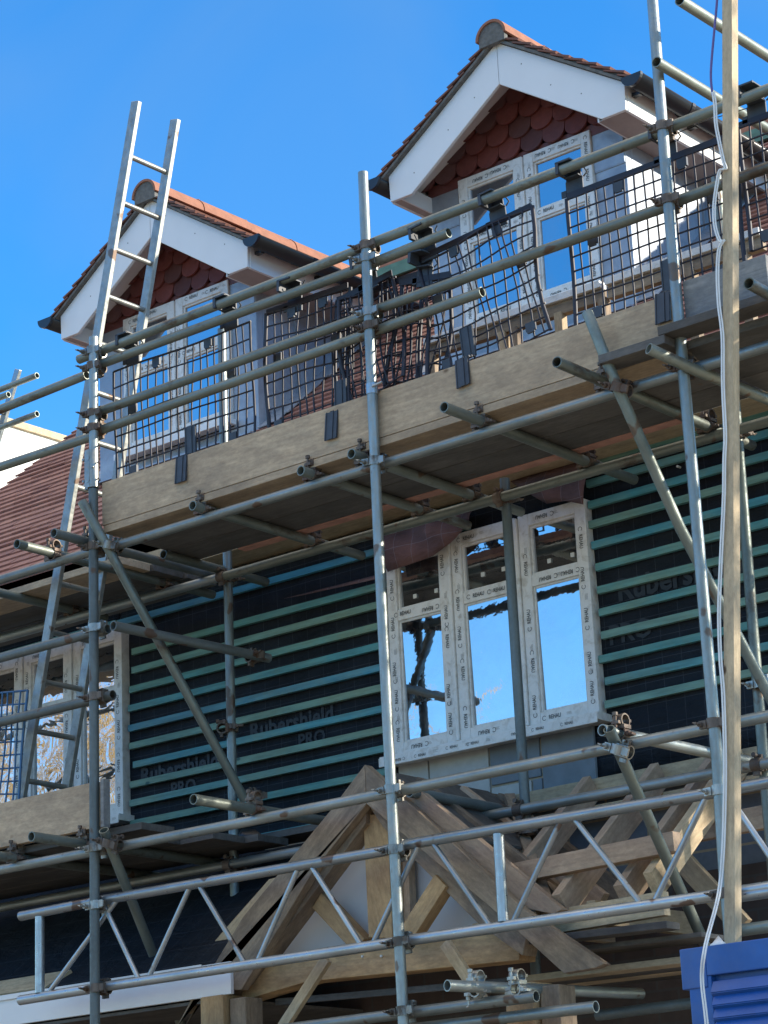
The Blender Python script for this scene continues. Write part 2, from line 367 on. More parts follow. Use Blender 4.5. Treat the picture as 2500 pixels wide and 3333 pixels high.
# ------------------------------------------------------------------ world, sun
SUN_AZ, SUN_EL = math.radians(31), math.radians(18.5)     # azimuth from +X toward +Y
sdir = V((math.cos(SUN_EL)*math.cos(SUN_AZ), math.cos(SUN_EL)*math.sin(SUN_AZ), math.sin(SUN_EL)))
w = bpy.data.worlds.new('World'); sc.world = w; w.use_nodes = True; nt = w.node_tree; nt.nodes.clear()
sky = nt.nodes.new('ShaderNodeTexSky'); sky.sky_type = 'NISHITA'; sky.sun_disc = False
sky.sun_elevation = SUN_EL; sky.sun_rotation = math.atan2(sdir.x, sdir.y); sky.air_density = 1.0; sky.dust_density = .25; sky.ozone_density = 3.5
bg = nt.nodes.new('ShaderNodeBackground'); bg.inputs[1].default_value = .15; wo = nt.nodes.new('ShaderNodeOutputWorld')
tn = nt.nodes.new('ShaderNodeMix'); tn.data_type = 'RGBA'; tn.blend_type = 'MULTIPLY'; tn.inputs[0].default_value = 1; tn.inputs[7].default_value = (.30, .80, 1.22, 1)
nt.links.new(sky.outputs[0], tn.inputs[6])
tc0 = nt.nodes.new('ShaderNodeTexCoord'); sp = nt.nodes.new('ShaderNodeSeparateXYZ'); nt.links.new(tc0.outputs['Generated'], sp.inputs[0])
mz = nt.nodes.new('ShaderNodeMapRange'); mz.inputs[1].default_value = .12; mz.inputs[2].default_value = .36; nt.links.new(sp.outputs['Z'], mz.inputs[0])
tm = nt.nodes.new('ShaderNodeMix'); tm.data_type = 'RGBA'; nt.links.new(mz.outputs[0], tm.inputs[0]); tm.inputs[6].default_value = (.78, 1.0, 1.1, 1); tm.inputs[7].default_value = (.25, .83, 1.2, 1); nt.links.new(tm.outputs[2], tn.inputs[7])
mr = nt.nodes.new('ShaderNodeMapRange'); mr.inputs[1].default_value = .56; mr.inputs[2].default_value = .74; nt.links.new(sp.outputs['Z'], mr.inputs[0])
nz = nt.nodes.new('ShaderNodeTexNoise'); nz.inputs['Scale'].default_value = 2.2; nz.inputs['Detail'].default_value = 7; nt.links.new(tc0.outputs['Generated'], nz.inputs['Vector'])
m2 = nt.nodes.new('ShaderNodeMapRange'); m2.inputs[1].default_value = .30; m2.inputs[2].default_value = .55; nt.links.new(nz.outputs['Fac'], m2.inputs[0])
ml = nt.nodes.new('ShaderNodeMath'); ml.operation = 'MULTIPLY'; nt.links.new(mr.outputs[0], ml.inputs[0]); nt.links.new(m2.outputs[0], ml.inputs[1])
cl = nt.nodes.new('ShaderNodeMix'); cl.data_type = 'RGBA'; nt.links.new(ml.outputs[0], cl.inputs[0]); nt.links.new(tn.outputs[2], cl.inputs[6]); cl.inputs[7].default_value = (6.4, 5.5, 4.2, 1)  # bright warm clouds added above the view to fill and warm the shade
nz2 = nt.nodes.new('ShaderNodeTexNoise'); nz2.inputs['Scale'].default_value = 5; nz2.inputs['Detail'].default_value = 5; nz2.inputs['Distortion'].default_value = .6; nt.links.new(tc0.outputs['Generated'], nz2.inputs['Vector'])
m3 = nt.nodes.new('ShaderNodeMapRange'); m3.inputs[1].default_value = .45; m3.inputs[2].default_value = .85; m3.inputs[4].default_value = .22; nt.links.new(nz2.outputs['Fac'], m3.inputs[0])
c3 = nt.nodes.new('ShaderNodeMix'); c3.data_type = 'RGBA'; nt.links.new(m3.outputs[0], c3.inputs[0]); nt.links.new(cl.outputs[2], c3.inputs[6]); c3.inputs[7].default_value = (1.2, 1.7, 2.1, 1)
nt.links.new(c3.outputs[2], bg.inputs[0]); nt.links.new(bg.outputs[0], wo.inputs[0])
sl = bpy.data.lights.new('sun', 'SUN'); sl.energy = 4.2; sl.angle = math.radians(.5); sl.color = (1, .9, .74)
so = bpy.data.objects.new('sun', sl); COL.objects.link(so); so.rotation_euler = sdir.to_track_quat('Z', 'Y').to_euler()
# ------------------------------------------------------------------ ground
mb = MB(); G = 60; ext = 400
def gz(x, y): return 0.0
vs = []; 
for i in range(G+1):
    for j in range(G+1):
        x = (i/G*2-1); y = (j/G*2-1); x = math.copysign(abs(x)**2.2, x)*ext; y = math.copysign(abs(y)**2.2, y)*ext
        vs.append((x, y, random.uniform(-.03, .03) if abs(x) < 15 and abs(y) < 6 else 0))
mb.add(vs, [(i*(G+1)+j, (i+1)*(G+1)+j, (i+1)*(G+1)+j+1, i*(G+1)+j+1) for i in range(G) for j in range(G)], None, True)
g = obj('ground', mb, M['ground']); g.location.z = -.04; tag(g, kind='structure')
mb = MB(); mb.box((-200, -19, -.05), (200, -12.5, .004)); tag(obj('road', mb, M['asphalt']), kind='structure')
# ------------------------------------------------------------------ HOUSE
house = thing('brick_house', 'house under construction with battened wall, two dormers and clay tiled roof behind scaffold', 'house', (1, 2, 0))
TH = math.radians(40.5); TA = math.tan(TH); EY, EZ = 1.1, 5.60
mb = MB(); mb.box((-3.55, 1.37, 0), (3.45, 1.6, 5.62)); mb.box((-3.55, 1.6, 0), (-3.35, 7.3, 5.62)); mb.box((3.25, 1.6, 0), (3.45, 7.3, 5.62)); mb.box((-3.35, 7.1, 0), (3.25, 7.3, 5.62))
# gable triangles
RY = 4.35; RZ = EZ + (RY-EY)*TA
for x in (-3.55, 3.25):
    mb.add([(x,1.37,5.62),(x,7.3,5.62),(x,RY,RZ-.12),(x+.2,1.37,5.62),(x+.2,7.3,5.62),(x+.2,RY,RZ-.12)], [(0,2,1),(3,4,5),(0,3,5,2),(1,2,5,4),(0,1,4,3)])
obj('wall', mb, M['block'], house)
# pale and dark blocks with mortar joints showing under the centre window
mb = MB()
for x0, x1 in ((.80, .99), (1.0, 1.37)): mb.box((x0, 1.34, 3.74), (x1, 1.372, 4.06))
mb.box((1.38, 1.34, 3.74), (1.62, 1.372, 3.845)); obj('pale_block', mb, M['block_pale'], house, bev=.004)
mb = MB()
mb.box((1.38, 1.341, 3.857), (1.68, 1.372, 4.06)); mb.box((1.692, 1.341, 3.70), (2.0, 1.372, 4.06)); mb.box((1.63, 1.341, 3.72), (1.684, 1.372, 3.847)); obj('dark_block', mb, M['block_dark'], house, bev=.004)
mb = MB(); mb.box((.805, 1.352, 3.735), (1.995, 1.371, 4.055)); obj('mortar_joint', mb, M['mortar'], house)
# membrane sheets
def membrane(x0, x1, z0, z1):
    mb = MB(); nx = max(2, int((x1-x0)/.09)); nz = max(2, int((z1-z0)/.09)); vs = []
    for i in range(nx+1):
        for j in range(nz+1):
            x = x0+(x1-x0)*i/nx; z = z0+(z1-z0)*j/nz
            vs.append((x, 1.357+.003*math.sin(x*7+z*3)+.002*math.sin(x*19-z*11), z))
    mb.add(vs, [(i*(nz+1)+j, (i+1)*(nz+1)+j, (i+1)*(nz+1)+j+1, i*(nz+1)+j+1) for i in range(nx) for j in range(nz)], None, True)
    o = obj('membrane', mb, M['memb'], house); s = o.modifiers.new('s', 'SOLIDIFY'); s.thickness = .002; s.offset = 1
    return o
mA = membrane(-1.2, .815, 3.3, 5.58); mB = membrane(2.0, 3.44, 3.80, 5.58); mC = membrane(-3.5, -1.21, 5.08, 5.58); mD = membrane(.82, 1.99, 5.1, 5.58); mE = membrane(-3.5, -1.21, 3.3, 4.1)
def memtext(parent, items):
    for body, size, x, z in items:
        mb = MB(); t = textmesh(body, size, .03); mb.add(*t, Matrix.Translation((x, 1.3475, z)) @ Matrix.Rotation(PI/2, 4, 'X'))
        obj('printed_lettering', mb, M['memb_text'], parent)
memtext(mA, [('Rubershield', .125, .08, 4.40), ('PRO', .1, .22, 4.29), ('Rubershield', .125, -.75, 4.29), ('PRO', .1, -.72, 4.18), ('SHIELD', .07, -.15, 3.35)])
memtext(mB, [('Rubershield', .15, 2.55, 4.67), ('PRO', .13, 2.25, 4.46), ('Rubershield', .15, 3.75, 4.72)])
# battens
def battens(x0, x1, z, jitter=0):
    x = x0
    while x < x1-.05:
        L = min(random.uniform(1.6, 3.2), x1-x)
        if x1-(x+L) < .3: L = x1-x
        z0 = z+random.uniform(-.004, .004); z1 = z0+random.uniform(-.006, .006)
        beam('batten', (x, 1.328, z0), (x+L-.004, 1.328, z1), .026, .037, M['batten'], house, bev=.0015); x += L
for k in range(-3, 9):
    battens(-1.10 + random.uniform(-.01, .03), .80 + random.uniform(-.03, .0), 4.145+.1077*k)
battens(-1.18, .3, 3.72); battens(-.2, .6, 3.60)
for k in range(0, 9): battens(2.075 + random.uniform(-.005, .03), 3.44, 4.13+.1125*k)
for z in (5.13, 5.235, 5.345, 5.45): battens(2.08, 3.44, z)
for z in (5.20, 5.305, 5.41): battens(-3.4, -1.2, z); battens(-1.19, 1.35, z)
for x, z in ((-1.0, 5.0), (-1.02, 3.72), (2.15, 4.02), (.42, 4.92), (2.6, 5.2), (3.4, 5.19), (1.0, 5.3)): mb = MB(); mb.tube([(x, 1.325, z), (x, 1.352, z)], .006, 10); obj('fixing_disc', mb, M['sticker'], house)
# windows
def member(mb, x0, x1, z0, z1, yf, yb): mb.box((x0, yf, z0), (x1, yb, z1))
def glazing(x0, x1, z0, z1, YF, nl, tz, parent, glass, gapx=.022, fw=.062, tw=.058, sides=(True, True)):
    """frame + panes + lettering of a window with nl lights, each with a top light above tz"""
    fr = MB(); tx = MB(); panes = []; wl = (x1-x0-gapx*(nl-1))/nl
    for i in range(nl):
        a = x0+i*(wl+gapx); b = a+wl
        fr.box((a, YF, z0), (a+fw, YF+.065, z1)); fr.box((b-fw, YF, z0), (b, YF+.065, z1))
        fr.box((a+fw, YF+.001, z0), (b-fw, YF+.066, z0+fw)); fr.box((a+fw, YF+.001, z1-fw), (b-fw, YF+.066, z1))
        fr.box((a+fw, YF+.002, tz-tw/2), (b-fw, YF+.066, tz+tw/2))
        # glazing beads
        for (p, q) in ((z0+fw, tz-tw/2), (tz+tw/2, z1-fw)):
            for s in ((a+fw, a+fw+.012, p, q), (b-fw-.012, b-fw, p, q), (a+fw+.012, b-fw-.012, p, p+.012), (a+fw+.012, b-fw-.012, q-.012, q)):
                fr.box((s[0], YF+.012, s[2]), (s[1], YF+.05, s[3]))
            panes.append((a+fw+.010, b-fw-.010, p+.010, q-.010))
        run_text(tx, a+.008, a+fw-.006, z0+.03, z1-.03, YF-.0012, True, fw)
        run_text(tx, b-fw+.006, b-.008, z0+.03, z1-.03, YF-.0012, True, fw)
        for zz in (z0+fw/2, tz, z1-fw/2): run_text(tx, a+fw, b-fw, zz-.02, zz+.02, YF-.0005, False, .045)
        if i < nl-1: fr.box((b+.002, YF-.012, z0+.01), (b+gapx-.002, YF+.06, z1-.01))
    pn = []
    for k, (a, b, c, d) in enumerate(panes):
        p = MB(); p.box((0, 0, 0), (b-a, .018, d-c)); pn.append((p, (a, YF+.024, c), (a, b, c, d)))
    return fr, tx, pn
def wall_window(x0, x1, z0, z1, nl, tz, glass, stick, label):
    fr, tx, pn = glazing(x0, x1, z0, z1, 1.295, nl, tz, None, glass)
    wdw = obj('window', fr, M['film'], house, bev=.003); wdw['label'] = label
    obj('lettering', tx, M['ink'], wdw)
    for p, loc, q in pn: obj('pane', p, glass, wdw, Matrix.Translation(V(loc)+V((0,.004,0))) @ Matrix.Rotation(math.radians(1.0 if glass is M['glass'] else .3), 4, 'X') @ Matrix.Rotation(math.radians(random.uniform(-.5, .5)), 4, 'Z'))
    s = MB(); s.box((x0-.05, 1.235, z0-.042), (x1+.03, 1.36, z0-.004)); s.box((x0-.05, 1.228, z0-.058), (x1+.03, 1.236, z0-.012))
    so_ = obj('sill', s, M['film'], wdw, bev=.003)
    t2 = MB(); run_text(t2, x0, x1, z0-.052, z0-.016, 1.2265, False, .03); obj('sill_lettering', t2, M['ink'], wdw)
    for x, z in stick: st = MB(); st.box((x-.011, 1.3155, z-.011), (x+.011, 1.3195, z+.011)); obj('sticker', st, M['sticker'], wdw)
    return wdw
wall_window(.815, 2.075, 4.09, 5.16, 3, 4.815, M['glass'], [(.98,4.90),(1.12,4.90),(1.0,4.75),(1.42,4.92),(1.55,4.92),(1.47,4.75),(1.56,4.765),(1.83,4.90),(1.97,4.9),(1.86,4.76),(1.99,4.77)],
            'three-light window in printed tape, dark top panes, blue sky mirrored below')
wall_window(-2.79, -1.135, 4.09, 5.16, 4, 4.80, M['glass_wavy'], [], 'window with rippled golden tree reflections, at the left')
# loose underlay flaps hanging over the window head
def cloth(name, pts_top, pts_bot, m, parent, Y0, amp=.02, n=14, k=6):
    mb = MB(); vs = []
    def interp(pts, t):
        t *= len(pts)-1; i = min(int(t), len(pts)-2); f = t-i; return V(pts[i]).lerp(V(pts[i+1]), f)
    for i in range(n+1):
        a = interp(pts_top, i/n); b = interp(pts_bot, i/n)
        for j in range(k+1):
            q = a.lerp(b, j/k); q = q + V((0, -amp*math.sin(j/k*PI)*(1+.6*math.sin(i*.9)), 0)); vs.append(tuple(q))
    mb.add(vs, [(i*(k+1)+j, i*(k+1)+j+1, (i+1)*(k+1)+j+1, (i+1)*(k+1)+j) for i in range(n) for j in range(k)], None, True)
    o = obj(name, mb, m, parent); s = o.modifiers.new('s', 'SOLIDIFY'); s.thickness = .0015; return o
cloth('underlay_flap', [(.80,1.27,5.30),(1.0,1.27,5.30),(1.45,1.27,5.26)], [at(1262,1862,1.24),at(1405,1812,1.22),at(1470,1765,1.22),at(1528,1700,1.24)], M['sheet'], house, 1.2, .03)
cloth('underlay_flap', [(1.65,1.27,5.35),(2.2,1.27,5.35)], [at(1780,1640,1.24),at(1840,1630,1.22),at(1898,1642,1.24)], M['sheet'], house, 1.2, .03, 8)
cloth('underlay_flap', [(.1,1.3,5.07),(.82,1.3,5.06)], [at(975,1940,1.29),at(1225,1885,1.29)], M['sheet'], house, 1.2, .006, 8, 3)
# main roof
roof = MB()
roof.add([(-3.6,EY,EZ-.03),(3.55,EY,EZ-.03),(3.55,RY,RZ-.03),(-3.6,RY,RZ-.03),(-3.6,EY,EZ-.13),(3.55,EY,EZ-.13),(3.55,RY,RZ-.13),(-3.6,RY,RZ-.13),
          (-3.6,2*RY-EY,EZ-.03),(3.55,2*RY-EY,EZ-.03),(-3.6,2*RY-EY,EZ-.13),(3.55,2*RY-EY,EZ-.13)],
         [(0,1,2,3),(4,7,6,5),(0,4,5,1),(0,3,7,4),(1,5,6,2),(3,2,9,8),(7,10,11,6),(8,9,11,10),(3,8,10,7),(2,6,11,9)])
ro = obj('roof', roof, M['tile_verge'], house)
def course_tiles(mb, u0, u1, n, T, skip=None, tw=.165, gauge=.1, th=.013, lift=.016, wob=.004):
    """plain tiles: u across, s up the slope; T maps (u, s, h) to world"""
    for c in range(n):
        u = u0 - (tw/2 if c % 2 else 0); s0 = c*gauge; cw = math.sin(c*1.7)*.004
        while u < u1:
            a, b = max(u, u0), min(u+tw-.003, u1)
            if b-a > .03 and not (skip and skip((a+b)/2, s0)):
                h = lift + random.uniform(-wob, wob)*.6 + .003*math.sin(u*2.1+c) ; ds = random.uniform(-wob, wob)*.7 + cw*math.sin(u*1.3)
                vs = [(a,s0+ds,h),(b,s0+ds,h),(b,s0+gauge*1.35,.004),(a,s0+gauge*1.35,.004),(a,s0+ds,h+th),(b,s0+ds,h+th),(b,s0+gauge*1.35,.004+th*.6),(a,s0+gauge*1.35,.004+th*.6)]
                mb.add([T @ V(q) for q in vs], [(0,3,2,1),(4,5,6,7),(0,1,5,4),(1,2,6,5),(3,0,4,7)])
            u += tw
T = Matrix(((1,0,0,0),(0,math.cos(TH),-math.sin(TH),EY),(0,math.sin(TH),math.cos(TH),EZ-.03),(0,0,0,1)))
DX = [1.367, 1.367-2.725]; DZ = [0, -.055]
def inside_dormer(u, s):
    y = EY+s*math.cos(TH)
    return any(abs(u-d) < .60 and y > 2.2 for d in DX) and y < 3.6
mb = MB(); course_tiles(mb, -3.66, 3.55, 43, T, inside_dormer); obj('roof_tiles', mb, M['tile'], ro)
mb = MB(); mb.tube([(-3.66, RY, RZ+.0), (3.55, RY, RZ+.0)], .09, 18); obj('ridge_capping', mb, M['ridge'], ro)
mb = MB(); mb.box((-3.6, RY-.17, RZ-.115), (3.55, RY-.15, RZ-.03)); mb.box((-3.6, RY-.2, RZ-.14), (3.55, RY-.171, RZ-.075)); obj('ridge_roll', mb, M['green'], ro)
mb = MB(); mb.box((-3.6, EY+.0, EZ-.26), (3.55, EY+.022, EZ-.06)); mb.box((-3.6, EY+.022, EZ-.26), (3.55, 1.37, EZ-.245)); obj('eaves_board', mb, M['timber'], house)
# dormers
def dormer(cx, dz, label):
    X0, X1 = cx-.775, cx+.593   # lead clad front, left and right faces
    BX0, BX1 = cx-.812, cx+.812; BY = 1.80; AZ = 8.109+dz; EVZ = 7.563+dz
    b = MB(); zb = EZ+(2.1-EY)*TA-.25
    b.box((X0, 2.1, zb), (X0+.235, 2.16, 7.5+dz)); b.box((X1-.205, 2.1, zb), (X1, 2.16, 7.5+dz))
    b.box((X0+.235, 2.105, zb), (X1-.205, 2.155, 6.585+dz))
    for x0, x1 in ((X0, X0+.05), (X1-.05, X1)):    # cheeks, sloping bottom buried in the roof
        b.add([(x0,2.16,zb),(x0,3.5,EZ+(3.5-EY)*TA-.2),(x0,3.5,7.55+dz),(x0,2.16,7.55+dz),(x1,2.16,zb),(x1,3.5,EZ+(3.5-EY)*TA-.2),(x1,3.5,7.55+dz),(x1,2.16,7.55+dz)],
              [(0,3,2,1),(4,5,6,7),(0,1,5,4),(2,3,7,6),(1,2,6,5),(0,4,7,3)])
    d = obj('dormer', b, M['lead'], house, bev=.006); d['label'] = label
    # lead seams and laps
    for x0, x1 in ((X0, X0+.235), (X1-.205, X1)):
        s = MB(); s.box((x0-.002, 2.094, 7.275+dz), (x1+.002, 2.1, 7.281+dz)); s.box((x0+.004, 2.092, 7.281+dz), (x1-.004, 2.0995, 7.5+dz))
        if x0 == X0: obj('lead_lap', s, M['lead'], d)
    for y in (2.45, 2.85): s.box((X1, y, 6.7+dz), (X1+.012, y+.02, 7.5+dz)); s.box((X1, y+.03, 6.7+dz), (X1+.008, y+.04, 7.5+dz))
    obj('lead_lap', s, M['lead'], d)
    f = MB()   # stepped flashing over the tiles beside the cheek
    for sd in (-1, 1):
        x0 = X1 if sd > 0 else X0-.15
        for k in range(14):
            y = 2.1+k*.1; z = EZ+(y-EY)*TA
            T = Matrix.Translation((x0, y, z+.012)) @ Matrix.Rotation(TH, 4, 'X')
            f.box((0, -.02, 0), (.15+random.uniform(-.012, .012), .135, .006+.002*(k % 2)), T)
    f.box((X0-.02, 2.0, zb+.2), (X1+.02, 2.1, zb+.21), None)
    obj('flashing', f, M['lead'], d)
    # window
    YF = 2.075; wx0, wx1 = cx-.53, cx+.388
    fr, tx, pn = glazing(wx0, wx1, 6.625+dz, 7.535+dz, YF, 2, 7.155+dz, None, None, .014, .062, .052)
    obj('window_frame', fr, M['film'], d, bev=.003); obj('lettering', tx, M['ink'], d)
    for p, loc, q in pn: obj('pane', p, M['glass_dormer'], d, Matrix.Translation(loc))
    sl_ = MB(); sl_.box((wx0-.02, 2.01, 6.585+dz), (wx1+.02, 2.1, 6.618+dz)); sl_.box((wx0-.02, 2.0, 6.57+dz), (wx1+.02, 2.012, 6.61+dz)); obj('sill', sl_, M['upvc'], d, bev=.003)
    rv = MB(); rv.box((X0+.235, 2.112, 6.58+dz), (wx0-.002, 2.15, 7.55+dz)); rv.box((wx1+.002, 2.112, 6.58+dz), (X1-.205, 2.15, 7.55+dz)); obj('reveal_board', rv, M['timber'], d)
    # gable: backing and hung tiles
    gb = MB(); gb.prism([(cx-.80, 7.5+dz), (cx+.80, 7.5+dz), (cx+.80, 7.53+dz), (cx, AZ-.02), (cx-.80, 7.53+dz)], .04, Matrix.Translation((0, 2.125, 0))); obj('gable_board', gb, M['scale'], d)
    gt = MB()

    for row in range(7):
        zt = 7.575+dz+row*.108; off = .076 if row % 2 else 0
        for i in range(-7, 8):
            x = cx+i*.153+off
            zlim = AZ+.02-abs(x-cx)*.667
            if zt-.02 > zlim: continue
            if x < X0-.0 or x > X1+.16: continue
            wd = .149; tip = zt-.028
            poly = [(x-wd/2, zt+.11), (x-wd/2, zt+.028)] + [(x-math.cos(a)*wd/2, zt+.028-math.sin(a)*.062) for a in [PI*q/10 for q in range(1, 10)]] + [(x+wd/2, zt+.028), (x+wd/2, zt+.11)]
            poly = [(px, min(pz, AZ-.012-.672*abs(px-cx))) for px, pz in poly]
            if min(p[1] for p in poly) > max(p[1] for p in poly)-.02 or tip > AZ-.03-.672*abs(x-cx): continue
            y0 = 2.068+random.uniform(-.004, .004)
            n = len(poly)
            vs = [(px, y0+(pz-zt)*.19, pz) for q, (px, pz) in enumerate(poly)] + [(px, y0+.015+(pz-zt)*.19, pz) for px, pz in poly]
            gt.add(vs, [tuple(range(n)), tuple(reversed(range(n, 2*n)))] + [(k, n+k, n+(k+1) % n, (k+1) % n) for k in range(n)])
    gt.box((X0+.02, 2.088, 7.5+dz), (X1+.02, 2.115, 7.566+dz))
    obj('hung_tiles', gt, M['scale'], d)
    # barge board in two mitred halves
    Z = lambda z: z+dz
    for sgn in (-1, 1):
        P_ = [(0, 8.109), (0, 7.852), (.652, 7.405), (.806, 7.405), (.812, 7.563)]
        poly = [(cx+sgn*(x+.0015), Z(z)) for x, z in P_]
        if sgn < 0: poly = poly
        else: poly = list(reversed(poly))
        m_ = MB(); m_.prism(list(reversed(poly)) if True else poly, .022, Matrix.Translation((0, BY, 0))); o = obj('bargeboard', m_, M['upvc'], d, bev=.003)
        for q in range(3):
            xx = .18+.2*q+random.uniform(-.05,.05); zz = 8.0-.67*xx+random.uniform(-.06,.05); mk = MB(); mk.tube([(cx+sgn*xx, BY-.001, Z(zz)), (cx+sgn*xx, BY+.002, Z(zz))], .004, 8); obj('fixing_pin', mk, M['mortar_grey'], d)
    # soffits: raking underside, boxed eaves, side fascias
    sf = MB()
    for sgn in (-1, 1):
        a = (cx, Z(8.07)); b2 = (cx+sgn*.80, Z(7.535))
        sf.add([(a[0], BY+.02, a[1]), (b2[0], BY+.02, b2[1]), (b2[0], 2.09, b2[1]), (a[0], 2.09, a[1]), (a[0], BY+.02, a[1]+.01), (b2[0], BY+.02, b2[1]+.01), (b2[0], 2.09, b2[1]+.01), (a[0], 2.09, a[1]+.01)],
               [(0,1,2,3),(4,7,6,5),(0,4,5,1),(1,5,6,2),(2,6,7,3),(3,7,4,0)])
    obj('raking_soffit', sf, M['upvc'], d)
    sf = MB()
    for x0, x1, p, q in ((BX0+.004, X0+.03, BX0+.004, X0-.002), (X1+.03, BX1-.004, X1+.002, BX1-.004)):
        sf = MB(); sf.box((x0, BY+.022, Z(7.405)), (x1, 2.098, Z(7.413))); sf.box((p, 2.098, Z(7.405)), (q, 3.45, Z(7.413)))
        obj('box_soffit', sf, M['soffit'], d)
    sf = MB()
    for x0, x1, xr in ((BX0-.001, BX0+.018, X0+.03), (BX1-.018, BX1+.001, X1+.02)):
        sf = MB(); sf.box((x0, BY+.022, Z(7.402)), (x1, 3.5, Z(7.56))); obj('side_fascia', sf, M['upvc'], d, bev=.002)
        sf = MB(); sf.box((xr, BY+.022, Z(7.405)), (xr+.01, 2.098, Z(7.50))); obj('soffit_return', sf, M['upvc'], d)
    # roof slopes
    PH = math.atan2(.546, .812)
    for sgn in (-1, 1):
        u = MB()   # dark undercloak and mortar between board and tiles
        for y0, y1, e0, e1 in ((BY-.028, 3.9, .004, .022),):
            u.add([(cx, y0, Z(8.109)+e0), (cx+sgn*.86, y0, Z(7.53)+e0), (cx+sgn*.86, y1, Z(7.53)+e0), (cx, y1, Z(8.109)+e0), (cx, y0, Z(8.109)+e1), (cx+sgn*.86, y0, Z(7.53)+e1), (cx+sgn*.86, y1, Z(7.53)+e1), (cx, y1, Z(8.109)+e1)],
                  [(0,1,2,3),(4,7,6,5),(0,4,5,1),(1,5,6,2),(2,6,7,3),(3,7,4,0)])
            u.add([(cx, y0+.015, Z(8.13)), (cx+sgn*.85, y0+.015, Z(7.555)), (cx+sgn*.85, y0+.09, Z(7.555)), (cx, y0+.09, Z(8.13)), (cx, y0+.015, Z(8.165)), (cx+sgn*.85, y0+.015, Z(7.59)), (cx+sgn*.85, y0+.09, Z(7.59)), (cx, y0+.09, Z(8.165))],
                  [(0,1,2,3),(4,7,6,5),(0,4,5,1),(1,5,6,2),(2,6,7,3),(3,7,4,0)])
        obj('undercloak', u, M['mortar_grey'], d)
        # tiles; u runs along Y
        ex, ez = cx+sgn*.90, Z(7.522)
        cs, sn = math.cos(PH), math.sin(PH)
        T = Matrix(((0, -sgn*cs, sgn*sn, ex), (1, 0, 0, BY-.035), (0, sn, cs, ez), (0,0,0,1)))
        t = MB(); course_tiles(t, 0, 2.3, 10, T, None, .165, .1, .014, .024, .005); o = obj('slope_tiles', t, M['tile_verge'], d)
    # ridge tiles
    rt = MB(); y = BY-.055
    for k in range(6):
        L = .44; n = 14; rr = .105+(.004 if k % 2 else 0)
        vs = []
        for yy in (y, y+L-.006):
            for q in range(n+1):
                a = PI*q/n; vs.append((cx+math.cos(a)*rr, yy, Z(8.125)+math.sin(a)*rr*1.0))
            for q in range(n+1):
                a = PI*q/n; vs.append((cx+math.cos(a)*(rr-.016), yy, Z(8.125)+math.sin(a)*(rr-.016)))
        m1 = n+1; fs = []
        for q in range(n):
            fs += [(q, q+1, 2*m1+q+1, 2*m1+q), (m1+q, 3*m1+q, 3*m1+q+1, m1+q+1), (q, m1+q, m1+q+1, q+1), (2*m1+q, 2*m1+q+1, 3*m1+q+1, 3*m1+q)]
        fs += [(0, 2*m1, 3*m1, m1), (n, m1+n, 3*m1+n, 2*m1+n)]
        rt.add(vs, fs, None, False); y += L
        if k: rt.tube([(cx-.06, y-L, Z(8.215)), (cx, y-L-.004, Z(8.238)), (cx+.06, y-L, Z(8.215))], .005, 6)
    obj('ridge_tile', rt, M['ridge'], d)
    e = MB(); poly = [(cx+math.cos(PI*q/14)*.09, Z(8.125)+math.sin(PI*q/14)*.09) for q in range(15)]; e.prism(list(reversed(poly)), .03, Matrix.Translation((0, BY-.045, 0)))
    e.box((cx-.088, BY-.045, Z(8.085)), (cx+.088, BY-.015, Z(8.125))); obj('ridge_mortar', e, M['mortar_grey'], d)
    # gutters
    for sgn in (-1, 1):
        gx = cx+sgn*.895; gm = MB(); n = 12; ra, rb = .058, .054; y0, y1 = BY-.06, 3.45; vs = []
        for yy in (y0, y1):
            for r_ in (ra, rb):
                for q in range(n+1):
                    a = PI+PI*q/n; vs.append((gx+math.cos(a)*r_, yy, Z(7.555)+math.sin(a)*r_))
        m1 = n+1; fs = []
        for q in range(n): fs += [(q, q+1, 2*m1+q+1, 2*m1+q), (m1+q, 3*m1+q, 3*m1+q+1, m1+q+1), (q, m1+q, m1+q+1, q+1)]
        fs += [(0, 2*m1, 3*m1, m1), (n, m1+n, 3*m1+n, 2*m1+n)]
        gm.add(vs, fs, None, True)
        for yy in (y0, y0+.5, y0+1.1):    # end cap and brackets
            poly = [(gx+math.cos(PI+PI*q/n)*.064, Z(7.555)+math.sin(PI+PI*q/n)*.064) for q in range(n+1)]
            gm.prism(poly, .02, Matrix.Translation((0, yy-.004, 0))) if yy == y0 else gm.prism([(a, b) for a, b in poly], .03, Matrix.Translation((0, yy, -.001)))
        for yy in (BY+.06, BY+.6, BY+1.1): gm.box((min(gx-sgn*.03, gx-sgn*.084), yy, Z(7.50)), (max(gx-sgn*.03, gx-sgn*.084), yy+.03, Z(7.52)))
        obj('gutter', gm, M['gutter'], d)
    return d
dormer(DX[0], DZ[0], 'larger nearer dormer with dark red scalloped tiles under a white barge board')
dormer(DX[1], DZ[1], 'farther dormer behind the ladder with white barge board')
# white fascia of the lean-to on the left and its underlay-covered roof
LT = math.radians(37)
mb = MB(); mb.box((-3.4, .28, 2.872), (.60, .302, 3.022)); mb.box((-3.4, .268, 3.0), (.42, .28, 3.026)); obj('fascia', mb, M['upvc'], house, bev=.002)
mb = MB(); mb.add([(-3.4,.302,3.02),(.50,.302,3.02),(.75,1.36,3.80),(-3.4,1.36,3.80),(-3.4,.302,2.95),(.50,.302,2.95),(.75,1.36,3.73),(-3.4,1.36,3.73)], [(0,1,2,3),(4,7,6,5),(0,4,5,1),(1,5,6,2),(2,6,7,3),(3,7,4,0)])
obj('lean_to_roof', mb, M['memb'], house)
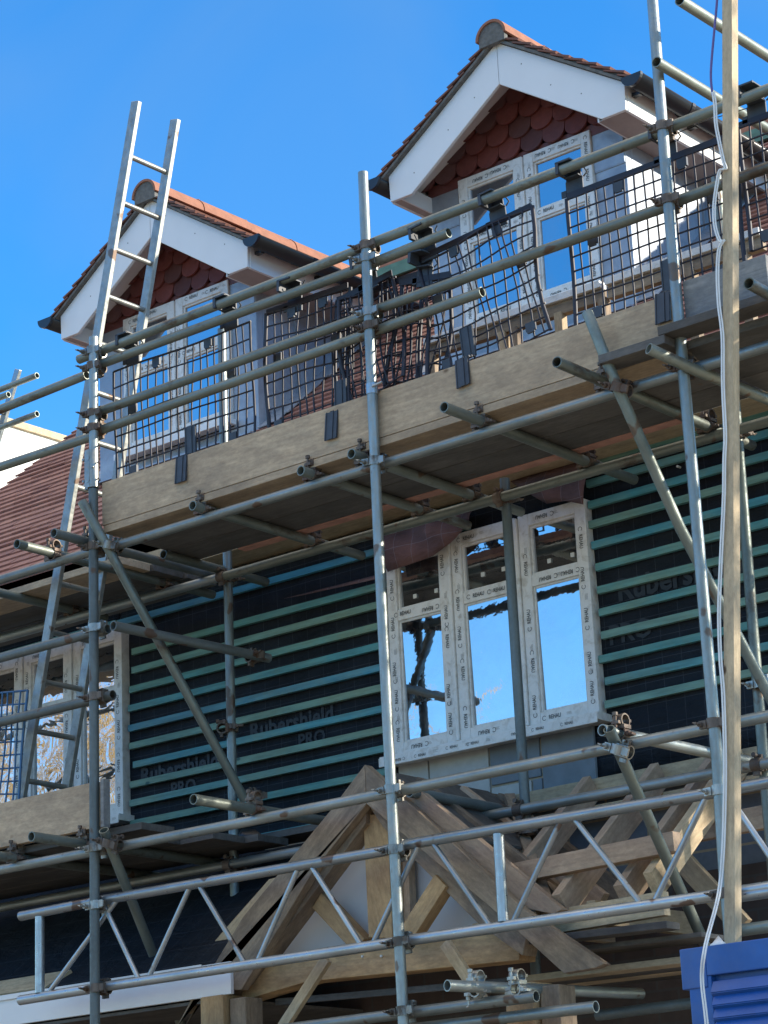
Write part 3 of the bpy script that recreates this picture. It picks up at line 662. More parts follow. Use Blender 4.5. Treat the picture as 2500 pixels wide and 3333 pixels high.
# brick ground-floor piers and dark soffit under the lean-to
mb = MB(); mb.box((-3.4, .5, 0), (-.5, .62, 2.6)); obj('brick_pier', mb, M['brick'], house)
mb = MB(); mb.box((-3.4, 1.345, 0), (2.92, 1.368, 3.28)); obj('lower_brickwork', mb, M['brick_shaded'], house)  # near-black brick tone stands in for shade inside the porch
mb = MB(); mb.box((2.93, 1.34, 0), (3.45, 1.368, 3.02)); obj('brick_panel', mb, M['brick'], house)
mb = MB(); mb.box((-3.4, .302, 2.85), (.5, 1.36, 2.865)); obj('soffit_board', mb, M['board_old'], house)
# ------------------------------------------------------------------ PORCH
porch = thing('timber_porch', 'unfinished timber porch frame with pointed gable and short braces', 'porch', (1.44, .5, 0))
PX = 1.445; PY = .30; PA = at(1187, 2489, PY).z
def rafter(name, a, b, w, h, m, par=porch, **k): return beam(name, a, b, w, h, m, par, **k)
aL = at(600, 3285, PY); aR = at(1925, 3140, PY)
# front barge boards: outlines measured in the plane of the gable front
def flat(name, pix, Y, th, m, par, bev=.003):
    pts = [at(x, y, Y) for x, y in pix]; o0 = pts[0]; far = max(pts, key=lambda q: (q-o0).length); 
    dirx = (far-o0).normalized(); ang = math.atan2(dirx.z, dirx.x)
    T = Matrix.Translation(o0) @ Matrix.Rotation(-ang, 4, 'Y'); Ti = T.inverted()
    loc = [Ti @ p for p in pts]; poly = [(q.x, q.z) for q in loc]
    area = sum(poly[i][0]*poly[(i+1) % len(poly)][1]-poly[(i+1) % len(poly)][0]*poly[i][1] for i in range(len(poly)))
    if area < 0: poly.reverse()
    m_ = MB(); m_.prism(poly, th); return obj(name, m_, m, par, T, bev)
Z25 = lambda x, y: (950+x/2.765, 2400+y/2.765)
flat('barge_rafter', [Z25(655,245), Z25(668,600), (1015, 2842), (785, 3222), (640, 3222), (600, 3300), (790, 2985), (1076, 2637)], PY, .05, M['oak'], porch)
flat('barge_rafter', [Z25(657,245), (1250, 2545), (1360, 2640), (1700, 2955), (1968, 3137), (1940, 3150), (1835, 3168), (1640, 2990), (1260, 2672), Z25(672,600)], PY, .05, M['oak'], porch)
flat('barge_rafter', [(1300, 2575), (1350, 2560), (1760, 2900), (1830, 2960), (1800, 2975), (1700, 2955), (1500, 2770)], PY+.055, .05, M['timber_red'], porch)
# second frame behind: principal rafters, king post, curved braces, tie beam
Y2 = PY+.10
flat('principal_rafter', [(1195, 2615), (1190, 2680), (800, 3200), (720, 3262), (700, 3200), (1020, 2830)], PY+.052, .10, M['oak'], porch)
flat('principal_rafter', [(1195, 2615), (1260, 2640), (1560, 2860), (1720, 3020), (1700, 3110), (1560, 3010), (1330, 2780), (1245, 2690)], PY+.052, .10, M['oak'], porch)
flat('king_post', [Z25(640,690), Z25(860,700), Z25(905,1810), Z25(690,1800)], Y2-.02, .10, M['oak_warm'], porch)
flat('king_post', [Z25(985,880), Z25(1035,900), Z25(1075,1800), Z25(1015,1800)], Y2+.06, .05, M['timber_red'], porch)
def curve_brace(p, q, w, bow, Y):
    a = at(*p, Y); b = at(*q, Y); n = 8; d = (b-a); nr = V((-d.z, 0, d.x)).normalized(); up = []; dn = []
    for i in range(n+1):
        t = i/n; c = a+d*t+nr*bow*math.sin(PI*t); up.append(c+nr*w/2); dn.append(c-nr*w/2)
    pts = up+list(reversed(dn)); T = frame(a, b); Ti = T.inverted(); loc = [Ti @ x for x in pts]
    poly = [(x.x, x.z) for x in loc]; area = sum(poly[i][0]*poly[(i+1) % len(poly)][1]-poly[(i+1) % len(poly)][0]*poly[i][1] for i in range(len(poly)))
    if area < 0: poly.reverse()
    m_ = MB(); m_.prism(poly, .07); obj('gable_brace', m_, M['oak_warm'], porch, T, .003)
curve_brace((1030, 2930), (1170, 3080), .085, 0, Y2)
curve_brace((1465, 2870), (1350, 3050), .085, 0, Y2)
flat('tie_beam', [(790, 3140), (1690, 3030), (1690, 3125), (1000, 3195), (785, 3258)], Y2+.005, .12, M['oak_warm'], porch)
flat('infill_panel', [(1195, 2640), (1640, 3080), (880, 3170)], Y2+.135, .012, M['panel'], porch)
# posts with capping blocks
for x0, zt in ((.425, 2.872), (2.20, 2.742)):
    m_ = MB(); m_.box((0, -.0725, -.075), (zt, .0725, .075)); obj('porch_post', m_, M['oak_warm'], porch, frame((x0+.0725, PY+.03, 0), (x0+.0725, PY+.03, 1)), .006)
    m_ = MB(); m_.box((0, -.05, -.06), (zt-.02, .05, .06)); obj('rear_post', m_, M['oak'], porch, frame((x0+.205, PY+.05, 0), (x0+.205, PY+.05, 1)), .006)
# nail heads on the tie beam
m_ = MB()
for p in ((1180, 3113), (1241, 3112)): c = at(*p, Y2); m_.tube([c+V((0,-.004,0)), c+V((0,.01,0))], .006, 8)
obj('nail', m_, M['sticker'], porch)
# temporary struts below the tie
beam('temporary_strut', at(1065, 3120, PY-.03), at(920, 3345, PY-.03), .03, .05, M['timber'], porch)
beam('temporary_strut', at(1450, 3070, PY-.03), at(1575, 3260, PY-.03), .03, .05, M['timber'], porch)
beam('ledger_board', at(900, 3262, PY+.2), at(1650, 3195, PY+.2), .02, .03, M['board_old'], porch)
# lean-to right of the gable
beam('wall_plate', (1.20, 1.30, 3.725), (3.05, 1.30, 3.735), .05, .10, M['timber'], porch)
beam('wall_plate', (1.20, 1.28, 3.62), (3.05, 1.28, 3.63), .05, .05, M['timber'], porch)
beam('wall_plate', (-.1, 1.30, 3.765), (.55, 1.30, 3.755), .05, .09, M['timber'], porch)
SL = .80
def lean_rafter(x, m, y0=1.27, y1=.40, z0=3.74): return beam('lean_to_rafter', (x, y0, z0), (x, y1, z0-(y0-y1)*SL), .045, .12, m, porch)
lean_rafter(2.02, M['timber_red'], y1=.72); lean_rafter(2.40, M['timber_red'], y1=.42); lean_rafter(2.70, M['timber_red'], y1=.45, z0=3.72); lean_rafter(2.84, M['timber'], y1=.47, z0=3.74)
beam('collar_tie', at(1650, 2850, .5), at(2205, 2740, .5), .06, .085, M['timber_red'], porch)
beam('valley_rafter', (1.55, 1.25, 3.72), (2.30, .45, 3.06), .05, .13, M['oak'], porch)
beam('eaves_plate', (1.9, .47, 3.00), (2.9, .47, 3.015), .045, .10, M['timber'], porch)
beam('jack_rafter', at(1790, 2890, .62), at(1830, 2960, .55), .045, .07, M['timber_red'], porch)
beam('eaves_board', (2.25, .43, 2.93), (2.95, .43, 2.915), .1, .03, M['board_old'], porch)
beam('eaves_board', (2.35, .58, 2.885), (3.05, .58, 2.87), .2, .02, M['board_old'], porch)
m_ = MB(); m_.box((2.95, 1.335, 2.5), (3.40, 1.36, 3.60)); obj('brown_board', m_, M['oak'], porch)
for k in range(4): beam('stacked_board', (2.0+.06*k, .62+.13*k, 2.80-.0*k), (2.92, .62+.13*k, 2.79), .12, .028, M['board_old' if k % 2 else 'timber'], porch)
beam('ceiling_joist', (2.05, .55, 3.05), (2.05, 1.3, 3.06), .045, .1, M['timber'], porch); beam('ceiling_joist', (2.5, .5, 3.03), (2.5, 1.3, 3.04), .045, .1, M['timber'], porch)
beam('purlin', (2.55, 1.02, 3.40), (3.1, 1.02, 3.41), .045, .1, M['timber_red'], porch); beam('diagonal_strut', (2.62, .95, 3.35), (2.95, .98, 2.95), .045, .09, M['timber'], porch)
beam('ridge_beam', (PX, PY+.06, 3.70), (PX, 1.32, 3.72), .045, .15, M['oak'], porch)
for k, (yy, mm) in enumerate(((.62, 'oak'), (.95, 'timber_red'), (1.24, 'oak'))):
    beam('rear_rafter', (PX+.03, yy, 3.74), (PX+.80, yy, 3.13), .045, .12, M[mm], porch); beam('rear_rafter', (PX-.03, yy, 3.74), (PX-.80, yy, 3.13), .045, .12, M[mm], porch)
m_ = MB(); m_.add([(PX+.02,PY+.16,3.80),(PX+.02,1.2,3.80),(PX+.50,1.2,3.42),(PX+.50,PY+.16,3.42),(PX+.02,PY+.16,3.785),(PX+.02,1.2,3.785),(PX+.50,1.2,3.405),(PX+.50,PY+.16,3.405)], [(0,3,2,1),(4,5,6,7),(0,1,5,4),(1,2,6,5),(2,3,7,6),(3,0,4,7)]); obj('valley_boarding', m_, M['board_old'], porch)
lb = obj('roof_board', (lambda m: (m.prism([(0,0),(.72,.0),(.80,.13),(0,.13)], .02), m)[1])(MB()), M['timber'], None, Matrix.Translation((-1.42, .315, 3.042)) @ Matrix.Rotation(-math.radians(50), 4, 'X'))
tag(lb, 'loose pale plank lying along the bottom of the membrane-covered lean-to roof', 'plank')
flat('second_rafter', [(875,2862),(925,2848),(790,3040),(725,3112),(690,3125),(634,3140),(723,3034)], PY+.2, .05, M['timber'], porch)
# ------------------------------------------------------------------ SCAFFOLD
scaf = thing('scaffold', 'tube and coupler scaffold of grey steel with clamped lattice beam along the house front', 'scaffold', (1.8, .4, 0))
def P(*a): return at(*a)
# standards
S1 = pipe('standard', [(.0, 0, 0), (-.015, 0, 2.6), (.0, 0, 5.42)], M['galv_dark'], scaf)
pipe('standard', [(.003, 0, 5.425), (.010, 0, 6.235)], M['galv'], scaf)
s2p = [P(1181.5, 562, 0), P(1207, 1180, 0), P(1233.8, 1797, 0), P(1268, 2470, 0), P(1309, 3236, 0)]
pipe('standard', [V((1.86, 0, 0)), s2p[4], s2p[3], s2p[2], s2p[1], s2p[0]], M['galv'], scaf)
s3p = [P(2117, -90, 0), P(2143.6, 254, 0), P(2182.9, 742, 0), P(2256, 1559, 0), P(2335, 2478, 0), P(2361, 2877, 0)]
pipe('standard', [V((3.5, 0, 0))] + list(reversed(s3p)), M['galv'], scaf)
pipe('standard', [(.075, .905, 0), P(765, 2952, .905), P(742, 1875, .905), P(729, 1420, .905), P(722, 1072, .905)], M['galv'], scaf)
pipe('standard', [(1.90, .905, 0), (1.895, .905, 3.4), (1.89, .905, 5.215)], M['galv_dark'], scaf)
pipe('standard', [(3.14, .905, 0), (3.165, .905, 3.5), (3.19, .905, 5.4), (3.2, .905, 6.37)], M['galv_green'], scaf)
# ledgers
LY = .052
pipe('ledger', [(-3.6, LY, 5.115), (-.03, LY+.004, 5.12)], M['galv'], scaf)
pipe('ledger', [(.10, LY, 5.109), (1.8, LY, 5.106), (5.2, LY, 5.10)], M['galv'], scaf)
pipe('ledger', [(-3.6, .855, 5.135), (.05, .855, 5.112)], M['galv'], scaf)
pipe('ledger', [(.055, .853, 5.11), (2.5, .853, 5.107), (5.2, .853, 5.105)], M['galv_green'], scaf)
pipe('ledger', [(-3.6, LY, 3.62), (.9, LY, 3.602), (5.2, LY, 3.605)], M['galv'], scaf)
pipe('ledger', [(-3.6, .853, 3.60), (5.2, .853, 3.604)], M['galv'], scaf)
pipe('ledger', [(-3.5, .95, 5.295), (-.62, .95, 5.29)], M['galv_dark'], scaf)
# guardrails
pipe('guardrail', [P(310, 1150, LY)+V((-.12,0,0)), P(1175, 811, LY), P(1223, 787, LY), P(2126, 439, LY), P(2202, 406, LY), P(2560, 268, LY)], M['galv_green'], scaf)
pipe('guardrail', [P(318, 1189, LY), P(1168, 875, LY), P(1461, 757, LY)], M['galv_green'], scaf)
pipe('guardrail', [P(-900, 1660, LY), P(0, 1333, LY), P(282, 1220, LY)], M['galv_green'], scaf)
pipe('guardrail', [P(290, 1352, LY), P(1183, 1030, LY), P(1239, 1003, LY), P(2151, 679, LY), P(2202, 656, LY), P(2560, 522, LY)], M['galv_green'], scaf)
pipe('guardrail', [P(318, 1404, LY), P(1187, 1090, LY), P(1570, 950, LY)], M['galv_green'], scaf)
pipe('guardrail', [P(-900, 1830, LY), P(0, 1520, LY), P(300, 1421, LY)], M['galv_green'], scaf)
pipe('guardrail', [P(-900, 2395, LY), P(0, 2142, LY), P(352, 2046, LY)], M['galv_dark'], scaf)
pipe('guardrail', [P(-900, 2585, LY), P(0, 2351, LY), P(368, 2262, LY)], M['galv_dark'], scaf)
# transoms at deck level
def tr(x, y0, y1, z=5.157, m='galv_green', dx=0, dz=0): return pipe('transom', [(x, y0, z), (x+dx, y1, z+dz)], M[m], scaf)
tr(.714, -.03, 1.23); tr(1.418, -.04, 1.22); tr(1.735, -.05, 1.24); tr(2.412, -.225, 1.235); tr(3.075, -.31, 1.22)
tr(-.075, -.20, 1.1, 5.165, 'galv_dark'); tr(-.345, -.2, 1.22, 5.17); tr(.04, .45, 1.23, 5.16); tr(-1.06, -.1, 1.1, 5.165)
pipe('transom', [P(2111.6, 1134.5, -.19), P(2270, 1207, .02), V((3.47, 1.2, 5.16))], M['galv_green'], scaf)
pipe('transom', [P(2437, 922, -.25), P(2437, 922, -.25)+V((.0, 1.5, -.02))], M['galv_green'], scaf)
# lower lift transoms
tr(-.125, -.30, 1.1, 3.65); tr(-.62, -.08, 1.1, 3.65); tr(.99, -.35, .75, 3.65, 'galv_green'); tr(3.0, -.06, 1.2, 3.655, 'galv', .06); tr(1.7, .3, 1.1, 3.65, 'galv_dark')
tr(.235, -.10, .95, 4.645, 'galv_dark', .06); tr(3.66, .2, .95, 3.66, 'galv')
# tubes running back at the right top
tr(3.545, -.10, 1.15, 6.442, 'galv_green', .01); tr(3.685, -.10, 1.15, 6.68, 'galv_green', .02)
# lower tubes near the porch foot
pipe('ledger', [(-3.6, LY, 2.645), (2.51, LY, 2.652)], M['galv'], scaf)
pipe('ledger', [(-3.6, .11, 2.60), (2.76, .11, 2.588)], M['galv'], scaf)
tr(2.235, -.18, .86, 2.71, 'galv', .25); 
pipe('ledger', [(2.25, .853, 2.64), (5.2, .853, 2.665)], M['galv_dark'], scaf)
pipe('ledger', [(3.50, LY, 2.80), (5.2, LY, 2.80)], M['galv_green'], scaf); pipe('ledger', [(3.50, LY, 2.93), (5.2, LY, 2.93)], M['alu'], scaf)
# braces
pipe('brace', [(-.02, -.058, 5.345), (.10, .0, 5.09), (.205, .84, 3.905)], M['galv_green'], scaf)
pipe('brace', [P(1912, 1018, -.058), P(1925, 1050, -.058), P(2010, 1262, -.052), P(2215, 1720, .40), P(2560, 2370, .84)], M['galv_green'], scaf)
pipe('brace', [P(1982, 2372, -.058), P(2290, 3065, .80), P(2330, 3160, .9)], M['galv_green'], scaf)
pipe('brace', [P(338, 2702, -.056), P(595, 3350, .80)], M['galv_green'], scaf)
pipe('brace', [P(2130, 2010, .80), P(2400, 2530, .9), P(2420, 2600, .92)], M['galv_dark'], scaf, r=.02) if False else None
# lattice beam
lat = bpy.data.objects.new('lattice_beam', None)
tc_ = [P(68, 2982, LY), P(310, 2934, LY), P(1250, 2770, LY), P(1325, 2749, LY), P(2305, 2583, LY), P(2560, 2536, LY)]
bc_ = [P(66, 3256, LY), P(310, 3216, LY), P(1250, 3073, LY), P(1348, 3058, LY), P(2327, 2915, LY), P(2600, 2872, LY)]
top = pipe('lattice_beam', tc_, M['alu'], scaf, hollow=0)
def chord(pt, pts):
    for a, b in zip(pts[:-1], pts[1:]):
        if a.x <= pt <= b.x: return a.lerp(b, (pt-a.x)/(b.x-a.x))
    return pts[0] if pt < pts[0].x else pts[-1]
pipe('chord', bc_, M['alu'], top, hollow=0)
for x in (P(130, 3100, LY).x, P(1630, 2850, LY).x, P(2700,2700,LY).x):
    a, b = chord(x, tc_), chord(x, bc_); pipe('end_tube', [a+V((0,0,-.02)), b+V((0,0,.02))], M['alu'], top, r=.0235, hollow=0)
zz = [(388,2970,150,3225),(332,2980,455,3180),(622,2905,480,3175),(645,2898,800,3125),(975,2838,835,3115),(1010,2830,1180,3062),(1368,2766,1210,3060),(1405,2758,1600,3000),(1830,2680,1665,2998),(1865,2672,2090,2930),(2305,2595,2125,2925),(2360,2590,2560,2790)]
for x0, y0, x1, y1 in zz:
    a = chord(P(x0, y0, LY).x, tc_); b = chord(P(x1, y1, LY).x, bc_); pipe('lacing', [a, b], M['alu'], top, r=.0125, hollow=0, n=12)
# couplers -----------------------------------------------------------------
def coupler_mesh(kind):
    """right-angle coupler: band round a tube on local Z at the origin and a band round a tube on local X at y=+.05"""
    m = MB()
    def band(axis, c, r, w, t):
        n = 18; ring = []
        for off in (-w/2, w/2):
            for rr in (r, r+t):
                for k in range(n):
                    a = 2*PI*k/n; p = (math.cos(a)*rr, math.sin(a)*rr)
                    ring.append((c[0]+p[0], c[1]+p[1], c[2]+off) if axis == 'Z' else (c[0]+off, c[1]+p[0], c[2]+p[1]))
        fs = []
        for k in range(n):
            q = (k+1) % n
            fs += [(n+k, n+q, 3*n+q, 3*n+k), (k, n+k, n+q, q)[::-1], (2*n+k, 3*n+k, 3*n+q, 2*n+q)[::-1]]
        m.add(ring, fs, None, False)
    band('Z', (0,0,0), R, .040, .006); band('X', (0,.052,0), R, .046, .006)
    m.box((-.03, .018, -.024), (.03, .034, .024))
    # lug, T-bolt and nut on the left
    m.box((-.058, -.02, -.016), (-.026, -.006, .016)); m.box((-.058, -.002, -.013), (-.026, .010, .013))
    m.tube([(-.048, -.055, 0), (-.048, .016, 0)], .0055, 8); m.tube([(-.048, -.036, 0), (-.048, -.021, 0)], .0115, 6)
    m.tube([(-.048, -.058, 0), (-.060, -.064, .004)], [.006, .002], 6)
    # hinge on the right
    m.tube([(.037, -.004, -.018), (.037, -.004, .018)], .009, 10); m.box((.026, -.014, -.015), (.058, -.004, .015))
    # upper flap and bolt of the ledger half
    m.box((-.018, .035, .026), (.018, .048, .046)); m.tube([(.0, .02, .040), (.0, .078, .040)], .0055, 8); m.tube([(0, .07, .04), (0, .084, .04)], .0115, 6)
    m.box((-.018, .05, -.046), (.018, .062, -.026))
    return m.mesh('coupler')
CM = {}
for k in ('rust', 'coup'):
    me = coupler_mesh(k); me.materials.append(M[k]); CM[k] = me
first = {}
def coup(p, k='rust', rot=None):
    o = bpy.data.objects.new('coupler', CM[k]); T = Matrix.Translation(p) @ (rot or Matrix())
    T = T @ Matrix.Rotation(random.uniform(-.06, .06), 4, 'Y'); link(o, scaf, T); return o
def on(pts, z):
    for a, b in zip(pts[:-1], pts[1:]):
        lo, hi = (a, b) if a.z < b.z else (b, a)
        if lo.z <= z <= hi.z: return lo.lerp(hi, (z-lo.z)/(hi.z-lo.z))
    a, b = pts[-2], pts[-1]; return a+(b-a)*((z-a.z)/(b.z-a.z))
for z, k in ((6.165, 'coup'), (6.08, 'rust'), (5.825, 'rust'), (5.745, 'rust'), (5.12, 'rust'), (4.698, 'coup'), (4.352, 'rust'), (3.61, 'coup'), (3.335, 'coup'), (2.945, 'rust'), (2.65, 'rust')): coup(V((.0, 0, z)), k)
for z, k in ((6.168, 'rust'), (6.105, 'coup'), (5.835, 'coup'), (5.765, 'rust'), (5.108, 'coup'), (3.602, 'coup'), (3.34, 'coup'), (2.945, 'coup'), (2.655, 'coup')): coup(on(s2p, z), k)
for z, k in ((6.195, 'rust'), (5.855, 'rust'), (3.605, 'rust'), (3.34, 'coup'), (2.94, 'rust'), (5.105, 'rust')): coup(on(s3p, z), k)
for x, z in ((.07, 5.11), (1.89, 5.107), (3.19, 5.105), (.07, 3.6), (1.895, 3.603), (3.165, 3.604)): coup(V((x, .905, z)), 'rust', Matrix.Rotation(PI, 4, 'Z'))
RXY = Matrix.Rotation(PI/2, 4, 'X')  # local Z -> -Y : clamps a transom lying on a ledger
for x in (.714, 1.418, 1.735, 2.412, 3.075, -.345, -.075, -1.06): coup(V((x, LY, 5.158)), 'rust', RXY); coup(V((x, .853, 5.158)), 'rust', RXY) if x != -.075 else None
for x in (-.125, -.62, .99, 3.02): coup(V((x, LY, 3.652)), 'rust', RXY)
coup(V((3.46, .05, 5.155)), 'rust', RXY); coup(V((2.25, -.0, 2.70)), 'coup', RXY); coup(V((2.42, LY, 2.69)), 'coup', RXY)
RB = Matrix.Rotation(math.radians(20), 4, 'Y')
coup(V((.115, -.005, 5.10)), 'coup', RB); coup(P(2010, 1262, -.05), 'rust', RB); coup(P(2012, 2440, -.045), 'coup', RB); coup(P(352, 2745, -.05), 'rust', RB)
coup(V((.22, .905, 3.94)), 'rust', Matrix.Rotation(1.2, 4, 'Z')); coup(V((.3, .87, 4.645)), 'rust', Matrix.Rotation(PI/2, 4, 'Z')); coup(V((.07, .905, 4.31)), 'rust', Matrix.Rotation(2.2, 4, 'Z'))
coup(P(1720, 2700, .86), 'rust'); coup(P(2475, 2225, .88), 'coup')
# joint sleeve round the left standard
m_ = MB(); m_.tube([(0, 0, 0), (0, 0, .20)], .0295, 20, .004); m_.box((-.052, -.012, .0), (-.027, .016, .2)); 
for z in (.04, .155): m_.tube([(-.012, -.032, z), (-.012, -.028, z)], .016, 12); m_.tube([(-.044, -.03, z), (-.044, .03, z)], .007, 8)
m_.box((-.031, -.0305, .0), (.002, -.027, .2)); m_.box((.01, -.029, .098), (.0305, -.02, .103))
obj('sleeve_coupler', m_, M['coup'], scaf, Matrix.Translation((-.0, 0, 5.425)))
m_ = MB(); m_.tube([(0,0,0), (0,0,.05)], .0275, 18, .004); m_.tube([(.02,-.02,.03),(.07,-.01,.04)], .006, 8); obj('band_clip', m_, M['alu'], scaf, Matrix.Translation(on(s2p, 5.43)))
# tie wires
m_ = MB()
c0 = V((3.55, .45, 6.44))
m_.tube([c0+V((math.cos(a)*.027, .02*math.sin(a), math.sin(a)*.027)) for a in [q*.5 for q in range(14)]], .0025, 6)
m_.tube([P(2140, 452, .08), P(2190, 440, .06), P(2290, 395, .1), P(2440, 350, .4), P(2500, 310, .3)], .0022, 6); obj('tie_wire', m_, M['wire'], scaf)
# ------------------------------------------------------------------ BOARDS
def plank(x0, x1, y0, y1, z0, z1, m, label, group, name='scaffold_board', cat='scaffold board', endcap=None, tilt=0):
    L = x1-x0; mb = MB(); mb.box((0, -(y1-y0)/2, -(z1-z0)/2), (L, (y1-y0)/2, (z1-z0)/2))
    o = obj(name, mb, m, None, Matrix.Translation((x0, (y0+y1)/2, (z0+z1)/2)) @ Matrix.Rotation(tilt, 4, 'Y'), .002); tag(o, label, cat, group)
    if endcap:
        e = MB(); e.box((-.002, -(y1-y0)/2-.002, -(z1-z0)/2+.001), (.03, (y1-y0)/2+.002, (z1-z0)/2-.001)); obj('metal_end_band', e, M['galv_dark'], o)
    return o
DB, DT = 5.184, 5.222
gdk = 'deck boards of the upper lift'
for i, y0 in enumerate((.028, .26, .492)):
    nm = ('front', 'second', 'third')[i]
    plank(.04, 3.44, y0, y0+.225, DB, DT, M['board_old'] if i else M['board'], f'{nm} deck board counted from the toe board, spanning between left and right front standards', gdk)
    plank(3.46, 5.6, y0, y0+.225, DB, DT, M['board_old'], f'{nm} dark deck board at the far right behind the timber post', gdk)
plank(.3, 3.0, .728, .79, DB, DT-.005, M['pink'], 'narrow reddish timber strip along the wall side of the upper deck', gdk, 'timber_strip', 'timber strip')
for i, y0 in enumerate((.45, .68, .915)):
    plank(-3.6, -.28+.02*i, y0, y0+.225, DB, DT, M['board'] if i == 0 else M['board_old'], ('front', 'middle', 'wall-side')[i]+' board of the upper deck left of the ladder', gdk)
plank(-3.6, -.3, LY-.01, LY+.035, 5.18, 5.2, M['board_old'], 'thin dark batten lying on the ledger below the clay tile roof at left', gdk, 'timber_batten', 'batten') if False else None
# toe boards
plank(.03, 3.44, .03, .068, 5.226, 5.451, M['board'], 'long pale toe board on edge below the mesh guards, with black tabs over it', 'toe boards', 'toe_board', 'toe board')
plank(3.50, 3.90, .03, .068, 5.262, 5.487, M['board_grey'], 'short bluish grey toe board between the right standard and the timber post', 'toe boards', 'toe_board', 'toe board')
plank(-3.6, -.02, .03, .068, 3.715, 3.94, M['board'], 'pale toe board on edge at lower left below the rippled window', 'toe boards', 'toe_board', 'toe board')
e = MB(); e.box((0, 0, 0), (.022, .045, .235)); o = obj('board_offcut', e, M['board_grey'], None, Matrix.Translation((.045, -.012, 3.70)), .002); tag(o, 'short upright grey offcut wedged just right of the left standard on the lower lift', 'offcut')
# lower lift deck
for i, y0 in enumerate((.09, .32, .55, .78)):
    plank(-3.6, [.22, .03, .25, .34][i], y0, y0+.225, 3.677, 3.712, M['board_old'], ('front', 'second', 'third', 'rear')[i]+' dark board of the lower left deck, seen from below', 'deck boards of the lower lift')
o = plank(-.26, .95, 1.0, 1.2, 3.725, 3.76, M['board_old'], 'blue-grey paint-spotted board lying against the membrane at the end of the lower deck', 'deck boards of the lower lift', endcap=True)
# blue painted boards sticking out at the right
def blueboard(x0, x1, z, label, y0=-.10, y1=.02):
    b_ = MB(); b_.box((0, 0, 0), (x1-x0, y1-y0, .038)); o = obj('scaffold_board', b_, M['board_old'], None, Matrix.Translation((x0, y0, z)), .002); tag(o, label, 'scaffold board', 'blue edged boards')
    c_ = MB(); c_.box((-.002, -.005, -.003), (x1-x0+.001, 0, .041)); c_.box((-.003, -.003, -.0), (0, y1-y0, .0385)); obj('painted_edge', c_, M['bluepaint'], o)
blueboard(3.14, 3.47, 5.186, 'short board with chipped blue and white edge beside the diagonal brace')
blueboard(3.44, 5.2, 5.226, 'board with dark blue painted edge running behind the timber post')
b_ = MB(); b_.box((0,0,0),(.6,.225,.04)); 
# black flapping sheet piece
o = cloth('membrane_scrap', [P(790, 2695, 1.1), P(830, 2700, 1.1), P(885, 2738, 1.1)], [P(775, 2750, 1.1), P(820, 2775, 1.1), P(862, 2768, 1.1)], M['gutter'], None, 0, .02, 8, 4)
tag(o, 'small black scrap of underlay sticking out beside the lower inner standard', 'sheet scrap')
# ------------------------------------------------------------------ BRICK GUARDS
def guard(wid, hgt, m, wob=0, top=.03, seed=1, rowh=.068):
    """returns mesh of wire panel, local origin bottom left"""
    rd = random.Random(seed); mb = MB(); nx = round(wid/.05); nz = round(hgt/rowh)
    def wx(i, z): return i*wid/nx + wob*.012*math.sin(i*1.3+z*9+seed)
    def wy(x, z): return wob*.015*math.sin(x*6+z*5+seed)
    for i in range(nx+1):
        r = (.011 if top else .007) if i in (0, nx) else .0048
        mb.tube([(wx(i, hgt*q/5), wy(wx(i, hgt*q/5), hgt*q/5)-.004, hgt*q/5) for q in range(6)], r, 6)
    for j in range(nz+1):
        z = j*hgt/nz; mb.tube([(wid*q/8, wy(wid*q/8, z), z+wob*.006*math.sin(q+j)) for q in range(9)], .0046 if j < nz else .006, 6)
    if top: mb.box((0, -.006, hgt-.004), (wid, .0, hgt+top-.004))
    return mb
def hook_mesh():
    m = MB(); m.box((-.045, -.004, -.055), (.045, .004, .03)); m.box((-.03, -.035, .03), (.045, .004, .036))
    m.box((-.036, -.092, .085), (.042, -.082, .092)); m.box((-.036, -.092, .036), (-.02, .0, .09)); m.box((-.04, -.006, .03), (.04, .002, .09)); m.box((-.036, -.09, .088), (.042, .0, .094))
    m.tube([(.05, 0, .03), (.07, 0, .045), (.06, -.01, .07), (.075, -.01, .09)], .004, 6); m.box((-.07, -.006, -.04), (-.045, .002, -.01)); return m
def tab_mesh():
    m = MB(); 
    for dx, pts in ((0, [(.0, -.02, .17), (.0, -.02, .02), (.0, -.085, -.005), (.0, -.098, -.14)]),):
        for a, b in zip(pts[:-1], pts[1:]):
            a, b = V(a), V(b); T = frame(a, b, V((0,-1,0))); L = (b-a).length
            m.box((0, -.038, -.003), (L, .038, .003), T); m.box((0, -.012, .003), (L, .012, .007), T); m.box((0, -.036, .003), (L, -.03, .006), T); m.box((0, .03, .003), (L, .036, .006), T)
    return m
HK = hook_mesh().mesh('hook'); HK.materials.append(M['tab']); TB = tab_mesh().mesh('kick_tab'); TB.materials.append(M['tab'])
CL = MB(); CL.box((-.025, -.012, -.02), (.025, .002, .02)); CL.box((-.018, -.014, -.03), (.018, -.004, -.018)); CL = CL.mesh('clip'); CL.materials.append(M['tab'])
